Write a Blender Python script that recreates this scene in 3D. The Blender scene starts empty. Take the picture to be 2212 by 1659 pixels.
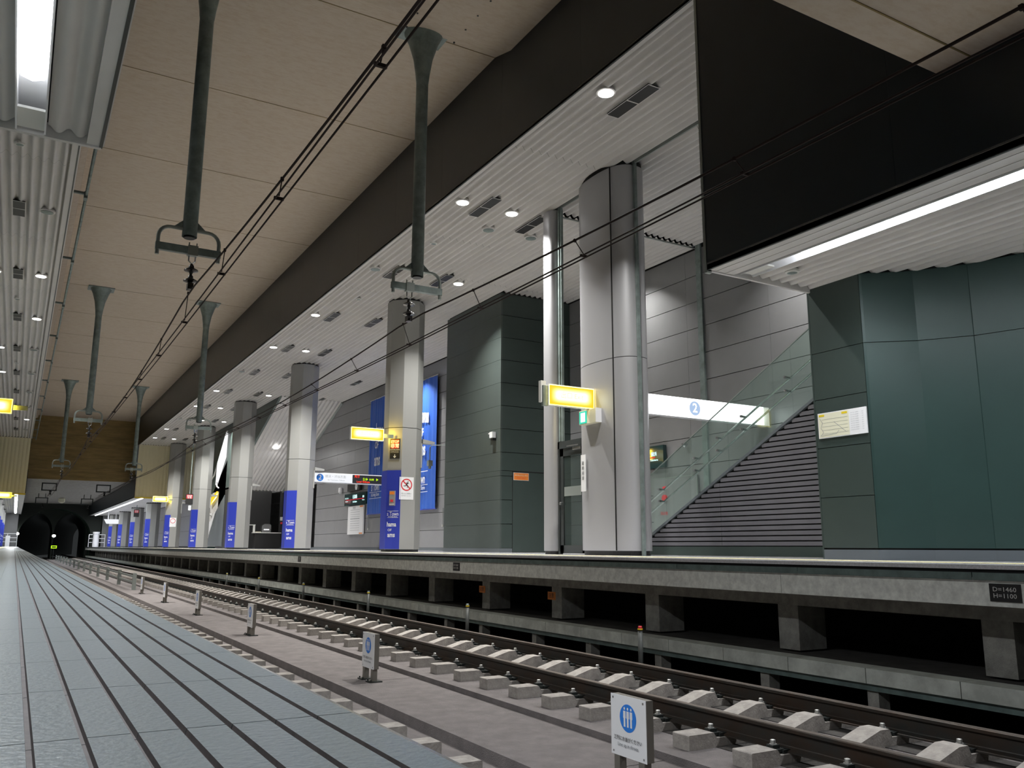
import bpy, math, random
from mathutils import Vector, Matrix
random.seed(7)
SC = bpy.context.scene
COL = SC.collection
# ------------------------------------------------------------------ camera
cam = bpy.data.cameras.new('camera'); camo = bpy.data.objects.new('camera', cam); COL.objects.link(camo)
YAW, PITCH, ROLL = -0.52297, 0.190975, -0.004523
Rz = Matrix.Rotation(YAW, 3, 'Z'); Rx = Matrix.Rotation(PITCH, 3, 'X'); Ry = Matrix.Rotation(ROLL, 3, 'Y')
R = Rz @ Rx @ Ry
cr, cf, cu = R.col[0], R.col[1], R.col[2]
M = Matrix((cr, cu, -cf)).transposed().to_4x4(); M.translation = Vector((0, 0, 0.12))
camo.matrix_world = M
cam.sensor_width = 36.0; cam.lens = 1828.4 / 2212 * 36.0
cam.clip_start = 0.02; cam.clip_end = 400
SC.camera = camo
# ------------------------------------------------------------------ world, colour
w = bpy.data.worlds.new('world'); SC.world = w; w.use_nodes = True
bg = w.node_tree.nodes['Background']; bg.inputs[0].default_value = (0.55, 0.60, 0.62, 1); bg.inputs[1].default_value = 0.045
SC.view_settings.view_transform = 'Standard'; SC.view_settings.look = 'None'
SC.view_settings.gamma = 1.0; SC.view_settings.use_curve_mapping = False
SC.view_settings.exposure = 0.0
SC.cycles.use_denoising = True
SC.cycles.max_bounces = 6; SC.cycles.diffuse_bounces = 4; SC.cycles.glossy_bounces = 3
SC.cycles.transparent_max_bounces = 8; SC.cycles.caustics_reflective = False; SC.cycles.caustics_refractive = False
SC.cycles.sample_clamp_indirect = 4.0
E_DOWN, E_TUBE = 225.0, 17.0

# ------------------------------------------------------------------ materials
def srgb(r, g, b):
    f = lambda c: (c/255/12.92) if c/255 <= .04045 else ((c/255+.055)/1.055)**2.4
    return (f(r), f(g), f(b), 1)
MATS = {}
def mat(name, col, rough=.6, metal=0, noise=0, nscale=8, stretch=(1, 1, 1), bump=0, bscale=60, spec=.5, col2=None, ramp=(.35, .65)):
    m = bpy.data.materials.new(name); m.use_nodes = True; MATS[name] = m
    nt = m.node_tree; b = nt.nodes['Principled BSDF']
    b.inputs['Base Color'].default_value = col; b.inputs['Roughness'].default_value = rough
    b.inputs['Metallic'].default_value = metal; b.inputs['Specular IOR Level'].default_value = spec
    tc = nt.nodes.new('ShaderNodeTexCoord'); mp = nt.nodes.new('ShaderNodeMapping')
    mp.inputs['Scale'].default_value = stretch; nt.links.new(tc.outputs['Object'], mp.inputs[0])
    if noise:
        n = nt.nodes.new('ShaderNodeTexNoise'); n.inputs['Scale'].default_value = nscale
        n.inputs['Detail'].default_value = 6; n.inputs['Roughness'].default_value = .65
        nt.links.new(mp.outputs[0], n.inputs['Vector'])
        mx = nt.nodes.new('ShaderNodeMix'); mx.data_type = 'RGBA'
        c2 = col2 or tuple(c*(1-noise) for c in col[:3])+(1,)
        c1 = tuple(min(1, c*(1+noise*.5)) for c in col[:3])+(1,)
        rp = nt.nodes.new('ShaderNodeValToRGB'); rp.color_ramp.elements[0].position = ramp[0]; rp.color_ramp.elements[1].position = ramp[1]
        nt.links.new(n.outputs['Fac'], rp.inputs[0])
        nt.links.new(rp.outputs[0], mx.inputs[0])
        mx.inputs[6].default_value = c1; mx.inputs[7].default_value = c2
        nt.links.new(mx.outputs[2], b.inputs['Base Color'])
    if bump:
        n2 = nt.nodes.new('ShaderNodeTexNoise'); n2.inputs['Scale'].default_value = bscale; n2.inputs['Detail'].default_value = 4
        nt.links.new(mp.outputs[0], n2.inputs['Vector'])
        bp = nt.nodes.new('ShaderNodeBump'); bp.inputs['Strength'].default_value = bump; bp.inputs['Distance'].default_value = .01
        nt.links.new(n2.outputs['Fac'], bp.inputs['Height']); nt.links.new(bp.outputs[0], b.inputs['Normal'])
    return m
def emit(name, col, s):
    m = bpy.data.materials.new(name); m.use_nodes = True; MATS[name] = m
    nt = m.node_tree; nt.nodes.remove(nt.nodes['Principled BSDF'])
    e = nt.nodes.new('ShaderNodeEmission'); e.inputs[0].default_value = col; e.inputs[1].default_value = s
    nt.links.new(e.outputs[0], nt.nodes['Material Output'].inputs[0]); return m
mat('conc_ceil', (.57, .49, .40, 1), .9, noise=.03, nscale=11, stretch=(.5, 1.25, 1), bump=.1, bscale=14, col2=(.48, .37, .265, 1), ramp=(.42, .85))
mat('conc_dark', (.25, .18, .075, 1), .9, noise=.3, nscale=2, stretch=(.3, 1, 2))
mat('conc', (.34, .33, .30, 1), .85, noise=.3, nscale=7, bump=.5, bscale=70)
mat('conc_face', (.76, .78, .73, 1), .85, noise=.2, nscale=14, bump=.5, bscale=40)
mat('conc_trough', (.58, .61, .56, 1), .8, noise=.25, nscale=4, bump=.3, bscale=30)
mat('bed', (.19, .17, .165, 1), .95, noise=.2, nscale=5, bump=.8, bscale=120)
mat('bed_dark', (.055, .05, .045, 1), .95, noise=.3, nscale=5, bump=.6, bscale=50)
mat('sleeper', (.36, .33, .30, 1), .85, noise=.25, nscale=12, bump=.5, bscale=60)
mat('rail', (.035, .036, .033, 1), .45, .4, noise=.3, nscale=5, stretch=(1, .5, 1), col2=(.055, .034, .022, 1))
mat('rail_head', (.42, .36, .32, 1), .3, .9)
mat('iron', (.03, .035, .033, 1), .5, .4)
mat('bolt', (.5, .5, .48, 1), .4, .6)
mat('granite', (.178, .208, .220, 1), .28, noise=.22, nscale=230, bump=.12, bscale=160)
mat('groove', (.085, .07, .068, 1), .7, noise=.3, nscale=60)
mat('edge_strip', (.13, .18, .17, 1), .5, noise=.3, nscale=6)
mat('granite_r', (.62, .62, .64, 1), .12, noise=.2, nscale=60)
mat('tactile', (.95, .86, .52, 1), .35)
mat('ribbed', (.66, .64, .62, 1), .5, .0, noise=.06, nscale=1)
mat('ribbed_beige', (.78, .73, .53, 1), .55)
mat('fascia', (.007, .013, .018, 1), .38, noise=.2, nscale=2)
mat('green', (.024, .054, .048, 1), .36, .15, noise=.08, nscale=1.5)
mat('green_dk_lit', (.062, .078, .072, 1), .45, .1, noise=.08, nscale=1.5)  # lighter copy of the room green, light on its trackside face put in colour
mat('green_dk', (.038, .056, .050, 1), .45, .1, noise=.08, nscale=1.5)
mat('grey_panel', (.23, .23, .235, 1), .42, .2, noise=.06, nscale=1)
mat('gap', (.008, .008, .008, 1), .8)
mat('skirt', (.10, .115, .125, 1), .5)
mat('column', (.31, .31, .295, 1), .42, .15)
mat('oval', (.44, .44, .455, 1), .42, .45)
mat('galv', (.20, .245, .235, 1), .45, .2, noise=.3, nscale=5)
mat('galv_lt', (.30, .33, .31, 1), .4, .5)
mat('insul', (.02, .018, .018, 1), .25)
mat('wire', (.022, .013, .011, 1), .7, 0, spec=.2)
mat('white', (.88, .88, .89, 1), .4)
mat('white_box', (.72, .72, .68, 1), .5)
mat('post_grey', (.085, .09, .085, 1), .5, .2)
mat('frame_tan', (.20, .185, .16, 1), .45, .3)
mat('slat', (.13, .128, .142, 1), .5, .1, noise=.08, nscale=2)
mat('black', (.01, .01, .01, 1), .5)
mat('sign_gloss', (.02, .045, .045, 1), .06)
mat('door_frame', (.035, .04, .04, 1), .4, .2)
mat('steel', (.6, .6, .6, 1), .25, .9)
mat('brass', (.55, .45, .12, 1), .3, .8)
mat('blue', (.022, .04, .36, 1), .5)
mat('blue2', (.03, .10, .42, 1), .45)
mat('signblue', (.03, .23, .78, 1), .4)
mat('red', (.62, .03, .04, 1), .4)
mat('orange', (.75, .22, .03, 1), .5)
mat('cream', (.8, .78, .6, 1), .5)
mat('text_grey', (.25, .27, .28, 1), .6)
mat('yellow_paint', (.8, .6, .02, 1), .4)
mat('tunnel', (.02, .035, .026, 1), .4)
mat('portal', (.012, .016, .012, 1), .8)
mat('tan_face', (.8, .7, .45, 1), .5)
emit('e_lamp', (1, .98, .95, 1), 9)
emit('e_tube', (.93, .96, 1, 1), 32.0)
def glowsign(name, edge, core, s0, s1):
    m = emit(name, edge, s0); nt = m.node_tree; e = nt.nodes['Emission']
    tc = nt.nodes.new('ShaderNodeTexCoord'); sp = nt.nodes.new('ShaderNodeSeparateXYZ'); nt.links.new(tc.outputs['Generated'], sp.inputs[0])
    def edge_dist(o, k):
        a = nt.nodes.new('ShaderNodeMath'); a.operation = 'PINGPONG'; a.inputs[1].default_value = .5; nt.links.new(sp.outputs[o], a.inputs[0])
        b = nt.nodes.new('ShaderNodeMapRange'); b.interpolation_type = 'SMOOTHSTEP'; b.inputs[1].default_value = 0; b.inputs[2].default_value = k; nt.links.new(a.outputs[0], b.inputs[0]); return b
    p, q = edge_dist('X', .22), edge_dist('Z', .42)
    mu = nt.nodes.new('ShaderNodeMath'); mu.operation = 'MULTIPLY'; nt.links.new(p.outputs[0], mu.inputs[0]); nt.links.new(q.outputs[0], mu.inputs[1])
    mx = nt.nodes.new('ShaderNodeMix'); mx.data_type = 'RGBA'; mx.inputs[6].default_value = edge; mx.inputs[7].default_value = core
    nt.links.new(mu.outputs[0], mx.inputs[0]); nt.links.new(mx.outputs[2], e.inputs[0])
    mr = nt.nodes.new('ShaderNodeMapRange'); mr.inputs[3].default_value = s0; mr.inputs[4].default_value = s1; nt.links.new(mu.outputs[0], mr.inputs[0]); nt.links.new(mr.outputs[0], e.inputs[1])
glowsign('e_yellow', (1, .72, .03, 1), (1, .98, .62, 1), 1.0, 2.4)
emit('e_word', (1, .93, .45, 1), 1.05)
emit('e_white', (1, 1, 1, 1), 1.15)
emit('e_band', (1, 1, 1, 1), 3.2)
emit('e_board', (.93, .95, 1, 1), 1.0)
emit('e_green', (.05, .75, .5, 1), 1.0)
emit('e_green_core', (.7, 1, .95, 1), 1.4)
emit('e_ledred', (1, .06, .03, 1), 1.3)
emit('e_ledgreen', (.55, .95, .02, 1), 1.1)
emit('e_cyan', (.7, 1, 1, 1), 1.3)
emit('e_redline', (.8, .03, .05, 1), 1.0)
emit('e_fade', (.45, .6, .85, 1), 1.0)
g = bpy.data.materials.new('glass'); g.use_nodes = True; MATS['glass'] = g
nt = g.node_tree; nt.nodes.remove(nt.nodes['Principled BSDF'])
tr = nt.nodes.new('ShaderNodeBsdfTransparent'); tr.inputs[0].default_value = (.86, .93, .90, 1)
gl = nt.nodes.new('ShaderNodeBsdfGlossy'); gl.inputs['Roughness'].default_value = .03; gl.inputs[0].default_value = (.9, 1, .97, 1)
df = nt.nodes.new('ShaderNodeBsdfDiffuse'); df.inputs[0].default_value = (.55, .68, .63, 1)
lw = nt.nodes.new('ShaderNodeLayerWeight'); lw.inputs[0].default_value = .5
pw = nt.nodes.new('ShaderNodeMath'); pw.operation = 'POWER'; pw.inputs[1].default_value = 3.5; nt.links.new(lw.outputs['Facing'], pw.inputs[0])
fr = nt.nodes.new('ShaderNodeMapRange'); fr.inputs[3].default_value = .05; fr.inputs[4].default_value = .75; nt.links.new(pw.outputs[0], fr.inputs[0])
mx = nt.nodes.new('ShaderNodeMixShader'); nt.links.new(fr.outputs[0], mx.inputs[0]); nt.links.new(tr.outputs[0], mx.inputs[1]); nt.links.new(gl.outputs[0], mx.inputs[2])
mx2 = nt.nodes.new('ShaderNodeMixShader'); mx2.inputs[0].default_value = .035; nt.links.new(mx.outputs[0], mx2.inputs[1]); nt.links.new(df.outputs[0], mx2.inputs[2])
nt.links.new(mx2.outputs[0], nt.nodes['Material Output'].inputs[0])
# frost-fade glass of door
gd = g.copy(); gd.name = 'glass_dark'; MATS['glass_dark'] = gd
gd.node_tree.nodes['Transparent BSDF'].inputs[0].default_value = (.55, .6, .58, 1)

# ------------------------------------------------------------------ mesh helpers
class MB:
    def __init__(s): s.v = []; s.f = []; s.mi = []; s.m = 0
    def add(s, vs, fs):
        o = len(s.v); s.v += [tuple(v) for v in vs]
        for f in fs: s.f.append(tuple(i+o for i in f)); s.mi.append(s.m)
    def box(s, x0, x1, y0, y1, z0, z1):
        if x0 > x1: x0, x1 = x1, x0
        if y0 > y1: y0, y1 = y1, y0
        if z0 > z1: z0, z1 = z1, z0
        vs = [(x0,y0,z0),(x1,y0,z0),(x1,y1,z0),(x0,y1,z0),(x0,y0,z1),(x1,y0,z1),(x1,y1,z1),(x0,y1,z1)]
        s.add(vs, [(0,3,2,1),(4,5,6,7),(0,1,5,4),(1,2,6,5),(2,3,7,6),(3,0,4,7)]); return s
    def prism(s, pts, a0, a1, axis='y', cap=True):
        # pts: closed 2D outline in the plane normal to axis; y:(x,z) x:(y,z) z:(x,y)
        n = len(pts); k = {'y': lambda p, a: (p[0], a, p[1]), 'x': lambda p, a: (a, p[0], p[1]), 'z': lambda p, a: (p[0], p[1], a)}[axis]
        vs = [k(p, a0) for p in pts]+[k(p, a1) for p in pts]
        fs = [(i, (i+1) % n, (i+1) % n+n, i+n) for i in range(n)]
        if cap: fs += [tuple(range(n-1, -1, -1)), tuple(range(n, 2*n))]
        s.add(vs, fs); return s
    def sheet(s, pts, a0, a1, axis='y'):
        n = len(pts); k = {'y': lambda p, a: (p[0], a, p[1]), 'x': lambda p, a: (a, p[0], p[1]), 'z': lambda p, a: (p[0], p[1], a)}[axis]
        s.add([k(p, a0) for p in pts]+[k(p, a1) for p in pts], [(i, i+1, i+1+n, i+n) for i in range(n-1)]); return s
    def quad(s, a, b, c, d): s.add([a, b, c, d], [(0, 1, 2, 3)]); return s
    def tube(s, pts, r, n=8, cap=True):
        pts = [Vector(p) for p in pts]; rings = []
        rr = r if isinstance(r, (list, tuple)) else [r]*len(pts)
        up = None
        for i, p in enumerate(pts):
            t = (pts[min(i+1, len(pts)-1)]-pts[max(i-1, 0)]).normalized()
            if up is None: up = Vector((0, 0, 1)) if abs(t.z) < .9 else Vector((1, 0, 0))
            a = t.cross(up).normalized(); b = a.cross(t).normalized(); up = b
            rings.append([p+(a*math.cos(2*math.pi*j/n)+b*math.sin(2*math.pi*j/n))*rr[i] for j in range(n)])
        vs = [v for q in rings for v in q]; fs = []
        for i in range(len(pts)-1):
            for j in range(n): fs.append((i*n+j, i*n+(j+1) % n, (i+1)*n+(j+1) % n, (i+1)*n+j))
        if cap: fs += [tuple(range(n-1, -1, -1)), tuple(range((len(pts)-1)*n, len(pts)*n))]
        s.add(vs, fs); return s
    def lathe(s, prof, c, n=16):   # prof: (r,z) around vertical axis through c
        vs = []; fs = []
        for r, z in prof:
            vs += [(c[0]+r*math.cos(2*math.pi*j/n), c[1]+r*math.sin(2*math.pi*j/n), c[2]+z) for j in range(n)]
        for i in range(len(prof)-1):
            for j in range(n): fs.append((i*n+j, i*n+(j+1) % n, (i+1)*n+(j+1) % n, (i+1)*n+j))
        fs += [tuple(range(n-1, -1, -1)), tuple(range((len(prof)-1)*n, len(prof)*n))]
        s.add(vs, fs); return s
    def mesh(s, name, mats, org=(0, 0, 0), smooth=False):
        me = bpy.data.meshes.new(name)
        me.from_pydata([(v[0]-org[0], v[1]-org[1], v[2]-org[2]) for v in s.v], [], s.f)
        if isinstance(mats, str): mats = [mats]
        for m in mats: me.materials.append(MATS[m])
        if len(mats) > 1: me.polygons.foreach_set('material_index', s.mi)
        if smooth: me.polygons.foreach_set('use_smooth', [True]*len(me.polygons))
        me.update()
        return me
def wloc(o):
    v = Vector((0, 0, 0))
    while o: v += o.location; o = o.parent
    return v
def link(name, me, parent=None, loc=(0, 0, 0)):
    o = bpy.data.objects.new(name, me); COL.objects.link(o)
    if parent: o.parent = parent
    o.location = loc; return o
def part(name, mb, m, parent, smooth=False):
    return link(name, mb.mesh(name, m, wloc(parent), smooth), parent)
def smooth_angle(o, ang=35):
    me = o.data; me.polygons.foreach_set('use_smooth', [True]*len(me.polygons)); me.set_sharp_from_angle(angle=math.radians(ang)); return o
def thing(name, label, cat, loc=(0, 0, 0), group=None):
    o = link(name, None, None, loc); o['label'] = label; o['category'] = cat; o.empty_display_size = .1
    if group: o['group'] = group
    return o
def single(name, mb, m, label, cat, loc=(0, 0, 0), group=None, smooth=False):
    o = link(name, mb.mesh(name, m, loc, smooth), None, loc); o['label'] = label; o['category'] = cat
    if group: o['group'] = group
    return o
def struct(name, mb, m, smooth=False, desc=None):
    o = link(name, mb.mesh(name, m, (0, 0, 0), smooth)); o['kind'] = 'structure'
    if desc: o['label'] = desc
    return o
def stuff(o): o['kind'] = 'stuff'; return o
def dup(root, loc, label=None):
    r = root.copy(); COL.objects.link(r); r.location = loc
    if label: r['label'] = label
    for ch in list(root.children):
        c = ch.copy(); COL.objects.link(c); c.parent = r
        for g_ in list(ch.children):
            d = g_.copy(); COL.objects.link(d); d.parent = c
    return r
_tc = {}
def text(s, size, m, parent, org, right, up=(0, 0, 1), name='lettering', bold=0.0, align='CENTER', sx=1.0, z=0.0):
    key = (s, m, bold, align)
    if key not in _tc:
        cu_ = bpy.data.curves.new('t', 'FONT'); cu_.body = s; cu_.size = 1; cu_.align_x = align; cu_.align_y = 'CENTER'
        cu_.offset = bold; cu_.resolution_u = 2; cu_.extrude = 0.0
        to = bpy.data.objects.new('t', cu_); COL.objects.link(to)
        dg = bpy.context.evaluated_depsgraph_get(); dg.update()
        me = bpy.data.meshes.new_from_object(to.evaluated_get(dg)); bpy.data.objects.remove(to)
        me.materials.clear(); me.materials.append(MATS[m]); me.name = 'lettering'; _tc[key] = me
    r = Vector(right).normalized(); u = Vector(up).normalized(); n = r.cross(u)
    o = link(name, _tc[key], parent)
    mw = Matrix((r*size*sx, u*size, n*size)).transposed().to_4x4(); mw.translation = Vector(org)+n*(.004+z)-wloc(parent)
    o.matrix_local = mw
    return o
# pre-make lettering while the scene is still small

MX = lambda x: 7.16-x                       # mirror of the right side of the hall to the left side
YW = 13.2                                  # right back wall

# ================================================================== SETTING
# --- track bed
b = MB()
b.sheet([(-.6, -1.39), (2.95, -1.39), (3.235, -1.46), (3.235, -1.6)], -3, 125)
b.sheet([(4.185, -1.5), (4.185, -1.32), (6.36, -1.32), (6.40, -1.42), (9.5, -1.42)], -3, 125)
struct('floor', b, ['bed'], desc='grey concrete track bed between the two platforms')
b = MB().box(6.42, 9.4, -3, 125, -1.5, -1.415)
struct('drain_bed', b, 'bed_dark')
# centre walkway: slabs
isl = MB().box(3.26, 4.16, -3, 125, -1.6, -1.40)
isl = struct('centre_walkway', isl, 'bed')
yj = [-3, .1, 5.04, 9.5, 13.88, 18.4, 22.9, 27.4, 31.9]
for a, c in zip(yj, yj[1:]):
    part('paving_slab', MB().box(3.24, 4.18, a+.006, c-.006, -1.5, -1.37), 'bed', isl)
stuff(part('paving_slab', MB().box(3.24, 4.18, 31.91, 125, -1.5, -1.37), 'bed', isl))

part('kerb', MB().box(3.236, 3.27, -3, 125, -1.5, -1.369), 'bed', isl)
tb_ = MB(); 
for xa, xb in ((4.63, 4.99), (5.72, 6.12)): tb_.box(xa, xb, -3, 110, -1.33, -1.314)
part('rail_trench_shade', tb_, 'bed_dark', bpy.data.objects['floor'])  # flat dark strips on the bed, their colour standing in for shaded trenches
part('side_dark_strip', MB().box(6.30, 6.41, -3, 110, -1.33, -1.316), 'bed_dark', bpy.data.objects['floor'])  # flat dark strip along the right edge of the bed
# --- right platform
b = MB()
b.box(6.95, 13.2, -3, 106, -.1, -.002)            # slab
pr = struct('platform_right', b, 'granite_r', desc='pale polished platform floor beyond the tracks')
part('coping', MB().box(6.83, 7.45, -3, 106, -.035, 0), 'granite_r', pr)
part('rubber_gap', MB().box(6.86, 7.0, -3, 106, -.062, -.035), 'gap', pr)
b = MB()
for k in range(0, 60):
    y0 = -3+k*1.82; b.box(6.835, 7.0, y0+.004, y0+1.816, -.122, -.062)
stuff(part('edge_strip', b, 'edge_strip', pr))
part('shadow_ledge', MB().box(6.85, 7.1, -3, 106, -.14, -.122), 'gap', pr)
yy = -2.8
while yy < 106:
    L = 3.04 if yy < 50 else 9.6
    if yy < 60:
        part('fascia_block', MB().box(6.83, 7.3, yy+.003, min(yy+L-.003, 106), -.325, -.14), 'conc_face', pr)
    else:
        part('fascia_block', MB().box(6.83, 7.3, yy+.003, 106, -.325, -.14), 'conc_face', pr); break
    yy += L
part('soffit', MB().box(6.84, 9.4, -3, 106, -.32, -.10), 'conc', pr)
part('edge_beam', MB().box(7.4, 7.85, -3, 106, -.48, -.32), 'conc', pr)
b = MB()
tac = part('tactile_strip', MB().box(7.50, 7.80, -3, 62, 0, .005), 'tactile', pr)
# supports under the platform
pil = thing('support_pillar', 'short square concrete pillar under the right platform', 'pillar', (7.4, 4.45, -.95), 'pillars under the right platform')
pp = part('shaft', MB().box(7.4, 7.82, 4.31, 4.59, -.95, -.48), 'conc', pil)
for k in range(-2, 42):
    if k == 0: continue
    dup(pil, (7.4, 4.45+2.32*k, -.95))
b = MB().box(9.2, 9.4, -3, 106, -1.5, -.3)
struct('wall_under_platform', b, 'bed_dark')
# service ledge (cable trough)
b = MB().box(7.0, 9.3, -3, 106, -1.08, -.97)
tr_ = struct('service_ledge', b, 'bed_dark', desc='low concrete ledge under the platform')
ys = -2.85
while ys < 33:
    part('ledge_block', MB().box(6.9, 7.15, ys+.004, ys+.916, -1.09, -.955), 'conc_trough', tr_); ys += .92
stuff(part('ledge_block', MB().box(6.9, 7.15, ys, 106, -1.09, -.955), 'conc_trough', tr_))
part('lower_edge', MB().box(6.94, 7.1, -3, 106, -1.155, -1.095), 'edge_strip', tr_)
for k in range(24):
    yk = 2.2+k*1.55+random.uniform(-.2, .2); part('ledge_foot', MB().box(6.97, 7.12, yk, yk+.12, -1.42, -1.15), 'conc', tr_)
# --- left platform
b = MB().box(-6.1, -.03, -3, 104, -.3, -.002); b.box(-.03, .18, -3, 104, -.3, -.05)
pl = struct('platform_left', b, 'granite', desc='grey granite platform floor in the foreground')
part('coping_edge', MB().box(.2315, .2365, -3, 104, -.3, -.003), 'steel', pl)
def gtile(y0, y1):
    m_ = MB(); gx = [.02+.03*i for i in range(7)]
    pts = [(-.03, -.04), (-.03, 0)]
    for x in gx[:-0 or None]:
        if x > .205: break
        pts += [(x-.0023, 0), (x-.0016, -.004), (x+.0016, -.004), (x+.0023, 0)]
    pts += [(.228, 0), (.231, -.003), (.231, -.04)]
    m_.prism(pts, y0, y1)
    n = len(pts)
    for i in range(n):
        p, q = pts[i], pts[(i+1) % n]
        if p[1] <= 0 and q[1] <= 0 and (p[1] == -.004 or q[1] == -.004): m_.mi[i] = 1
    return m_
yt = -.21
while yt < 4.0:
    part('granite_tile', gtile(yt+.0008, yt+.2092), ['granite', 'groove'], pl)
    part('granite_tile', MB().box(-.24, -.0305, yt+.0004, yt+.2096, -.04, 0), 'granite', pl)
    yt += .21
stuff(part('granite_tile', gtile(yt+.001, 104), ['granite', 'groove'], pl))
stuff(part('granite_tile', MB().box(-.24, -.031, yt+.001, 104, -.04, 0), 'granite', pl))
part('tactile_strip', MB().box(-.75, -.45, -1, 100, 0, .005), 'tactile', pl)

# --- concrete ceiling over the tracks
b = MB()
b.sheet([(4.15, 8.87), (11.95, 8.87), (12.52, 9.04), (67.2, 9.04)], .2, 7.0, 'x')
ce = struct('ceiling', b, 'conc_ceil', desc='stained board-marked concrete ceiling high over the tracks')
part('haunch', MB().prism([(.2, 9.3), (.2, 8.72), (.55, 8.86), (.6, 9.3)], 12.5, 67), 'conc_ceil', ce)
jb = MB()
for yj_ in (12.53, 16.3, 20.2, 24.1, 28, 32, 36, 40, 44, 48, 52, 56, 60): jb.box(.3, 6.83, yj_-.007, yj_+.007, 9.033, 9.036)
part('ceiling_joint', jb, 'conc_dark', ce)
b = MB()
for i in range(4):
    for j in range(2): b.lathe([(.018, 0), (.018, .02)], (4.95+.9*j, 10.9+.45*i, 8.862), 8)
part('bolt_hole', b, 'black', ce)
b = MB().box(.2, 7.0, -3, 4.15, 4.36, 4.9)
mz = struct('ceiling_near', b, 'conc_ceil', desc='lower concrete soffit above the near end of the tracks')
part('soffit_joint', MB().box(.2, 7.0, 3.82, 3.835, 4.352, 4.36), 'conc_dark', mz)
b = MB().box(.2, 7.1, 4.10, 4.15, 4.9, 9.2); struct('wall_near', b, 'conc_dark')
b = MB().box(.2, 7.1, 67.0, 67.3, 4.64, 9.2); hd = struct('wall_header', b, 'conc_dark', desc='brown concrete wall above the tunnel approach')
jb = MB()
for z in (5.4, 6.2, 7.0, 7.8, 8.6): jb.box(.3, 6.83, 66.99, 67, z, z+.009)
part('wall_joint', jb, 'bed_dark', hd)
b = MB().box(.2, 7.1, 67.3, 107, 4.64, 4.8); struct('ceiling_far', b, 'conc')
# tunnel mouth
def arch_wall(b, xc, hw, zs, rz, y, x0, x1, ztop, zbot, n=24):
    pts = [(xc-hw, zbot)]+[(xc-hw*math.cos(math.pi*i/n), zs+rz*math.sin(math.pi*i/n)) for i in range(n+1)]+[(xc+hw, zbot)]
    for p, q in zip(pts, pts[1:]):
        if abs(p[0]-q[0]) > 1e-6: b.quad((p[0], y, p[1]), (q[0], y, q[1]), (q[0], y, ztop), (p[0], y, ztop))
    b.quad((x0, y, zbot), (xc-hw, y, zbot), (xc-hw, y, ztop), (x0, y, ztop))
    b.quad((xc+hw, y, zbot), (x1, y, zbot), (x1, y, ztop), (xc+hw, y, ztop))
    return pts
b = MB()
pw_ = arch_wall(b, 3.7, 3.55, .9, 3.2, 106, -1.3, 8.3, 4.7, -1.5, 30)
tm = struct('tunnel_portal', b, 'portal', desc='dark arched tunnel mouth at the far end')
def lining(p, y0, L, ns, bend, name='tunnel_lining'):
    tb = MB(); n = len(p)
    for s_ in range(ns):
        d0, d1 = bend*s_*s_, bend*(s_+1)**2
        tb.add([(q[0]+d0, y0+s_*L, q[1]) for q in p]+[(q[0]+d1, y0+(s_+1)*L, q[1]) for q in p], [(i, i+1, i+1+n, i+n) for i in range(n-1)])
    return part(name, tb, 'tunnel', tm, True)
lining(pw_, 106, 4, 1, 0)
b2 = MB(); p1 = arch_wall(b2, 1.95, 1.62, 1.5, 2.2, 110, -.2, 3.6, 4.6, -1.5); p2 = arch_wall(b2, 5.35, 1.62, 1.5, 2.2, 110, 3.6, 7.6, 4.6, -1.5)
part('inner_wall', b2, 'portal', tm)
for p in (p1, p2): lining(p, 110, 6, 12, .04)

# --- fascia walls beside the tracks and ribbed ceilings
def fascia(name, x, sgn, y0, y1, z0, z1, pitch, desc):
    b = MB().box(x+.03*sgn, x+.10*sgn, y0, y1, z0+.10, z1)
    w_ = struct(name, b, 'gap', desc=desc)
    n = max(1, round((y1-y0)/pitch)); L = (y1-y0)/n
    me = MB().box(x, x+.03*sgn, .0015, L-.0015, z0+.06, z1).mesh('fascia_panel', 'fascia')
    for k in range(n): link('fascia_panel', me, w_, (0, y0+k*L, 0))
    part('fascia_lip', MB().box(x-.0*sgn, x+.025*sgn, y0, y1, z0-.01, z0+.058), 'door_frame', w_)
    return w_
fascia('wall_right_upper', 6.83, 1, 7.28, 67, 7.05, 9.1, 2.45, 'black upper wall panels above the right platform canopy')
fascia('wall_right_near', 6.83, 1, -3, 7.2, 3.39, 9.0, 2.55, 'tall black panels of the low canopy at right')
fascia('wall_right_far', 6.83, 1, 64, 106, 3.39, 5.0, 3.0, 'dark fascia of the far low canopy')
part('corner_trim', MB().box(6.82, 6.9, 7.2, 7.24, 3.35, 8.9), 'galv_lt', bpy.data.objects['wall_right_near'])
fascia('wall_left_upper', .31, -1, 7.45, 67, 7.05, 9.1, 2.45, 'upper wall above the left platform canopy')
fascia('wall_left_near', .31, -1, -3, 7.42, 3.39, 9.0, 2.55, 'panels of the low canopy above the left platform')
fascia('wall_left_far', .31, -1, 64, 104, 3.39, 5.0, 3.0, 'dark fascia of the far left canopy')
P_ = .17
def ribprof(xa, xb, z, off=0.0, h=.04, w=P_):
    pts = []; x = xa; d = w/10
    while x < xb-1e-6:
        c = abs(math.cos(math.pi*(x-off)/w)); pts.append((x, z+h*c**2.4)); x += d
    c = abs(math.cos(math.pi*(xb-off)/w)); pts.append((xb, z+h*c**2.4)); return pts
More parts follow.
